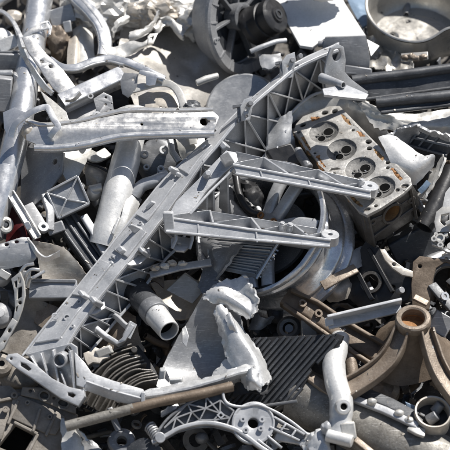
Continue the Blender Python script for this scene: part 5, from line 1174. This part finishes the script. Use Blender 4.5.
MB().box(P(300,438,8), V(24,-4,0), V(3,6,0), V(0,0,6)).build('grey_bar', 'cast_grey', bevel=1.5, label='grey bar in shade below the ribbed plate', cat='bar')
# ------------------------------------------------------------------ big casing, bottom right
root = thing('tubular_casing', 'dirty grey tubular casing along the bottom right', 'casing', (380, 460, -10))
path = PP((296,394,-14),(330,410,-8),(372,432,0),(415,452,4),(470,478,4))
MB().tube(cr(path, 5), [27]*21, 56, 3).build('tube', 'dirty_alu', root)
MB().sweep(PP((352,398,26),(385,411,32),(418,427,36)), rrect(7, 5, 1), (0.1,0.5,0.86)).build('flange', 'cast_grey', root, bevel=0.4)
MB().sweep(PP((362,392,20),(390,404,26),(416,418,30)), rrect(12, 4, 1), (0.2,0.6,0.8)).build('slotted_rail', 'dark', root, bevel=0.4)
for x, y in ((372,402),(399,414),(409,421)):
    MB().lump(P(x,y,36), 4, 3.2, 3, 0.2, 0.2, int(x), 3).build('bolt', 'cream', root)
MB().sweep(PP((410,428,34),(418,432,38),(424,434,36)), rrect(9, 4, 1), (0.1,0.6,0.8)).build('tab', 'cream', root)
MB().sweep(PP((350,436,22),(362,446,26),(372,454,24)), rrect(7, 4, 1), (0.1,0.6,0.8)).build('brown_wedge', 'tan', label='tan wedge strip at the bottom right of the elbow pipe', cat='strip')
MB().sweep(PP((308,376,14),(320,384,20),(332,394,16)), rrect(10, 5, 1), (0.1,0.6,0.8)).build('tan_wedge', 'tan', bevel=0.5, label='tan wedge strip between ribbed plate and elbow pipe', cat='strip')
MB().box(P(414,412,18), V(7,-3,0), V(-2,7,0), V(0,0,4)).build('blue_tab', 'blue', bevel=0.8, label='small pale blue tab left of the round socket', cat='tab')
MB().lathe(P(384,388,-6), (-0.2,0.4,0.9), [(0.01, 6), (10, 4), (15, -2), (14, -14)], 32).build('tan_disc', 'tan', label='tan domed disc in shade under the tripod hub', cat='disc')
root = thing('round_socket', 'thin-walled round socket with two dark plugs in bottom right corner', 'socket', (433, 430, 10))
sa = V(0.05, 0.55, 0.83).normalized(); sc_ = P(433, 412, 40)
MB().lathe(sc_, sa, [(15.6, 0.2), (17, 0.6), (17.6, -0.6), (17.8, -22), (15.6, -22)], 56, closed=True).build('wall', 'beige', root)
MB().lathe(sc_, sa, [(15.8, -14), (0.01, -15)], 40).build('floor', 'black', root)
MB().tube(PP((428,421,26),(437,415,32)), [5.6, 5.2], 24).build('plug', 'cast_dark', root, bevel=0.8)
MB().tube(PP((434,412,26),(441,404,32)), [5.2, 4.6], 24).build('plug', 'cast_dark', root, bevel=0.8)
MB().tube(PP((424,416,30),(420,414,33)), 1.2, 10).build('pin', 'silver', root)
# ------------------------------------------------------------------ the uncountable small scrap deep in the gaps and around the view
random.seed(11)
RB = MB()
def frag(c, sz, mi):
    rv = lambda: Vector((random.uniform(-1, 1), random.uniform(-1, 1), random.uniform(-1, 1))).normalized()
    a = rv(); b = a.orthogonal().normalized(); b.rotate(Matrix.Rotation(random.uniform(0, 6.28), 3, a)); n = a.cross(b)
    k = random.random()
    if k < 0.34:                               # bent strip or plate
        L_, W_ = sz*random.uniform(0.5, 1.1), sz*random.uniform(0.2, 0.6); bd = random.uniform(-0.5, 0.5)*L_
        g = [[c + a*(L_*(i-1)) + b*(W_*(j-0.5)*random.uniform(0.7, 1.2)) + n*(bd*(i-1)**2) for j in range(2)] for i in range(3)]
        RB.sheet(g, 2, 4, random.uniform(0.8, 2.2), 1.5, 0.1, random.randint(0, 99), 1.0, mi=mi)
    elif k < 0.52:
        r = sz*random.uniform(0.1, 0.3); L_ = sz*random.uniform(0.6, 1.3)
        RB.tube([c - a*L_, c, c + a*L_ + b*random.uniform(-0.3, 0.3)*L_], r, 14, r*0.22, mi=mi)
    elif k < 0.66:
        RB.box(c, a*sz*random.uniform(0.3, 0.8), b*sz*random.uniform(0.15, 0.4), n*sz*random.uniform(0.06, 0.25), random.uniform(0.6, 1), mi=mi)
    elif k < 0.78:
        r = sz*random.uniform(0.25, 0.55); RB.ring(c, a, r*random.uniform(0.5, 0.8), r, sz*random.uniform(0.1, 0.3), 22, mi=mi)
    elif k < 0.9:                              # angle bracket with ribs
        L_ = sz*random.uniform(0.5, 0.9); W_ = sz*0.35
        RB.beam(c - a*L_, c + a*L_, n, W_, 1.6, mi=mi); RB.beam(c - a*L_ + b*W_/2, c + a*L_ + b*W_/2, b, W_*0.8, 1.6, mi=mi)
        for q in range(4):
            p = c - a*L_*(1-0.5*q-0.2); RB.prism([p - b*W_/2, p + b*W_/2, p + b*W_/2 - n*W_*0.6], a*1.4, mi=mi)
    else: RB.lump(c, sz*random.uniform(0.25, 0.5), sz*random.uniform(0.25, 0.5), sz*random.uniform(0.2, 0.4), 0.3, 0.09, random.randint(0, 99), 2, mi=mi)
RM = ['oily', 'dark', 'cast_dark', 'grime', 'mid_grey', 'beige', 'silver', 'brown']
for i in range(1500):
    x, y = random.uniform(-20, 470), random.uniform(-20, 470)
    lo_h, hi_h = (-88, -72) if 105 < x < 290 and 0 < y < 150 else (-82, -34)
    frag(P(x, y, random.uniform(lo_h, hi_h)), random.uniform(9, 26), random.choices(range(8), (4.5, 4.5, 3, 2, 1.2, 0.5, 0.35, 1))[0])  # dark materials weighted up to put the shade of the gaps into colour
for i in range(1900):                          # the rest of the heap, outside the photograph
    x, y = random.uniform(-380, 830), random.uniform(-420, 660)
    if -12 < x < 462 and -20 < y < 462: continue
    near = -60 < x < 510 and -70 < y < 510
    frag(P(x, y, random.uniform(-75, -25 if near else 5)), random.uniform(14, 34 if near else 55), random.choices(range(8), (1, 1.5, 2.5, 2, 4, 3, 4, 1.5))[0])
rub = RB.build('scrap_rubble', RM, label='dark mass of small broken scrap in the gaps of the heap', cat='scrap rubble', kind='stuff')
# crumbs, shavings and grit that settled on the upper faces
bpy.context.view_layer.update()
dg = bpy.context.evaluated_depsgraph_get(); random.seed(5)
CB = bmesh.new()
def w2p(x, y):                                 # a point well above the heap, over photo pixel (x, y)
    return to_world(P(x, y, 0)) + Vector((0, 0, 1.2))
cv, cf = [], []
for i in range(2400):
    o_ = w2p(random.uniform(-30, 480), random.uniform(-30, 480))
    hit, loc, nr_, ix, ob, mx = scene.ray_cast(dg, o_, Vector((0, 0, -1)))
    if not hit or nr_.z < 0.72 or noise.noise(loc*9) < -0.05: continue
    s_ = S*random.choice((0.22, 0.28, 0.35, 0.42, 0.5, 0.65, 0.95))
    a_ = Vector((random.uniform(-1, 1), random.uniform(-1, 1), random.uniform(-0.2, 0.2))).normalized()
    a_ = (a_ - nr_*a_.dot(nr_)).normalized(); b_ = nr_.cross(a_); c_ = loc + nr_*s_*0.25; o2 = len(cv)
    el = random.choice((1, 1, 1.4, 2.6))
    q = [random.uniform(0.6, 1.2) for _ in range(8)]
    for k, (i_, j_, h_) in enumerate(((-1,-1,-1),(1,-1,-1),(1,1,-1),(-1,1,-1),(-1,-1,1),(1,-1,1),(1,1,1),(-1,1,1))):
        cv.append(c_ + a_*i_*s_*el*q[k] + b_*j_*s_*0.8*q[k] + nr_*h_*s_*0.35*q[k])
    cf += [tuple(o2+t for t in f) for f in ((0,3,2,1),(4,5,6,7),(0,1,5,4),(1,2,6,5),(2,3,7,6),(3,0,4,7))]
me = bpy.data.meshes.new('metal_crumbs'); me.from_pydata(cv, [], cf)
for q in ('grime', 'silver', 'oily', 'beige'): me.materials.append(M[q])
mi = []
for k in range(len(cf)//6): mi += [random.choices((0, 1, 2, 3), (4, 2, 3, 2))[0]]*6
me.polygons.foreach_set('material_index', mi)
cr_o = bpy.data.objects.new('metal_crumbs', me); scene.collection.objects.link(cr_o); cr_o['kind'] = 'stuff'
cr_o['label'] = 'grit and metal crumbs lying on the scrap'; cr_o['category'] = 'crumbs'
CB.free()
for o in scene.objects:
    if '_w' in o: del o['_w']
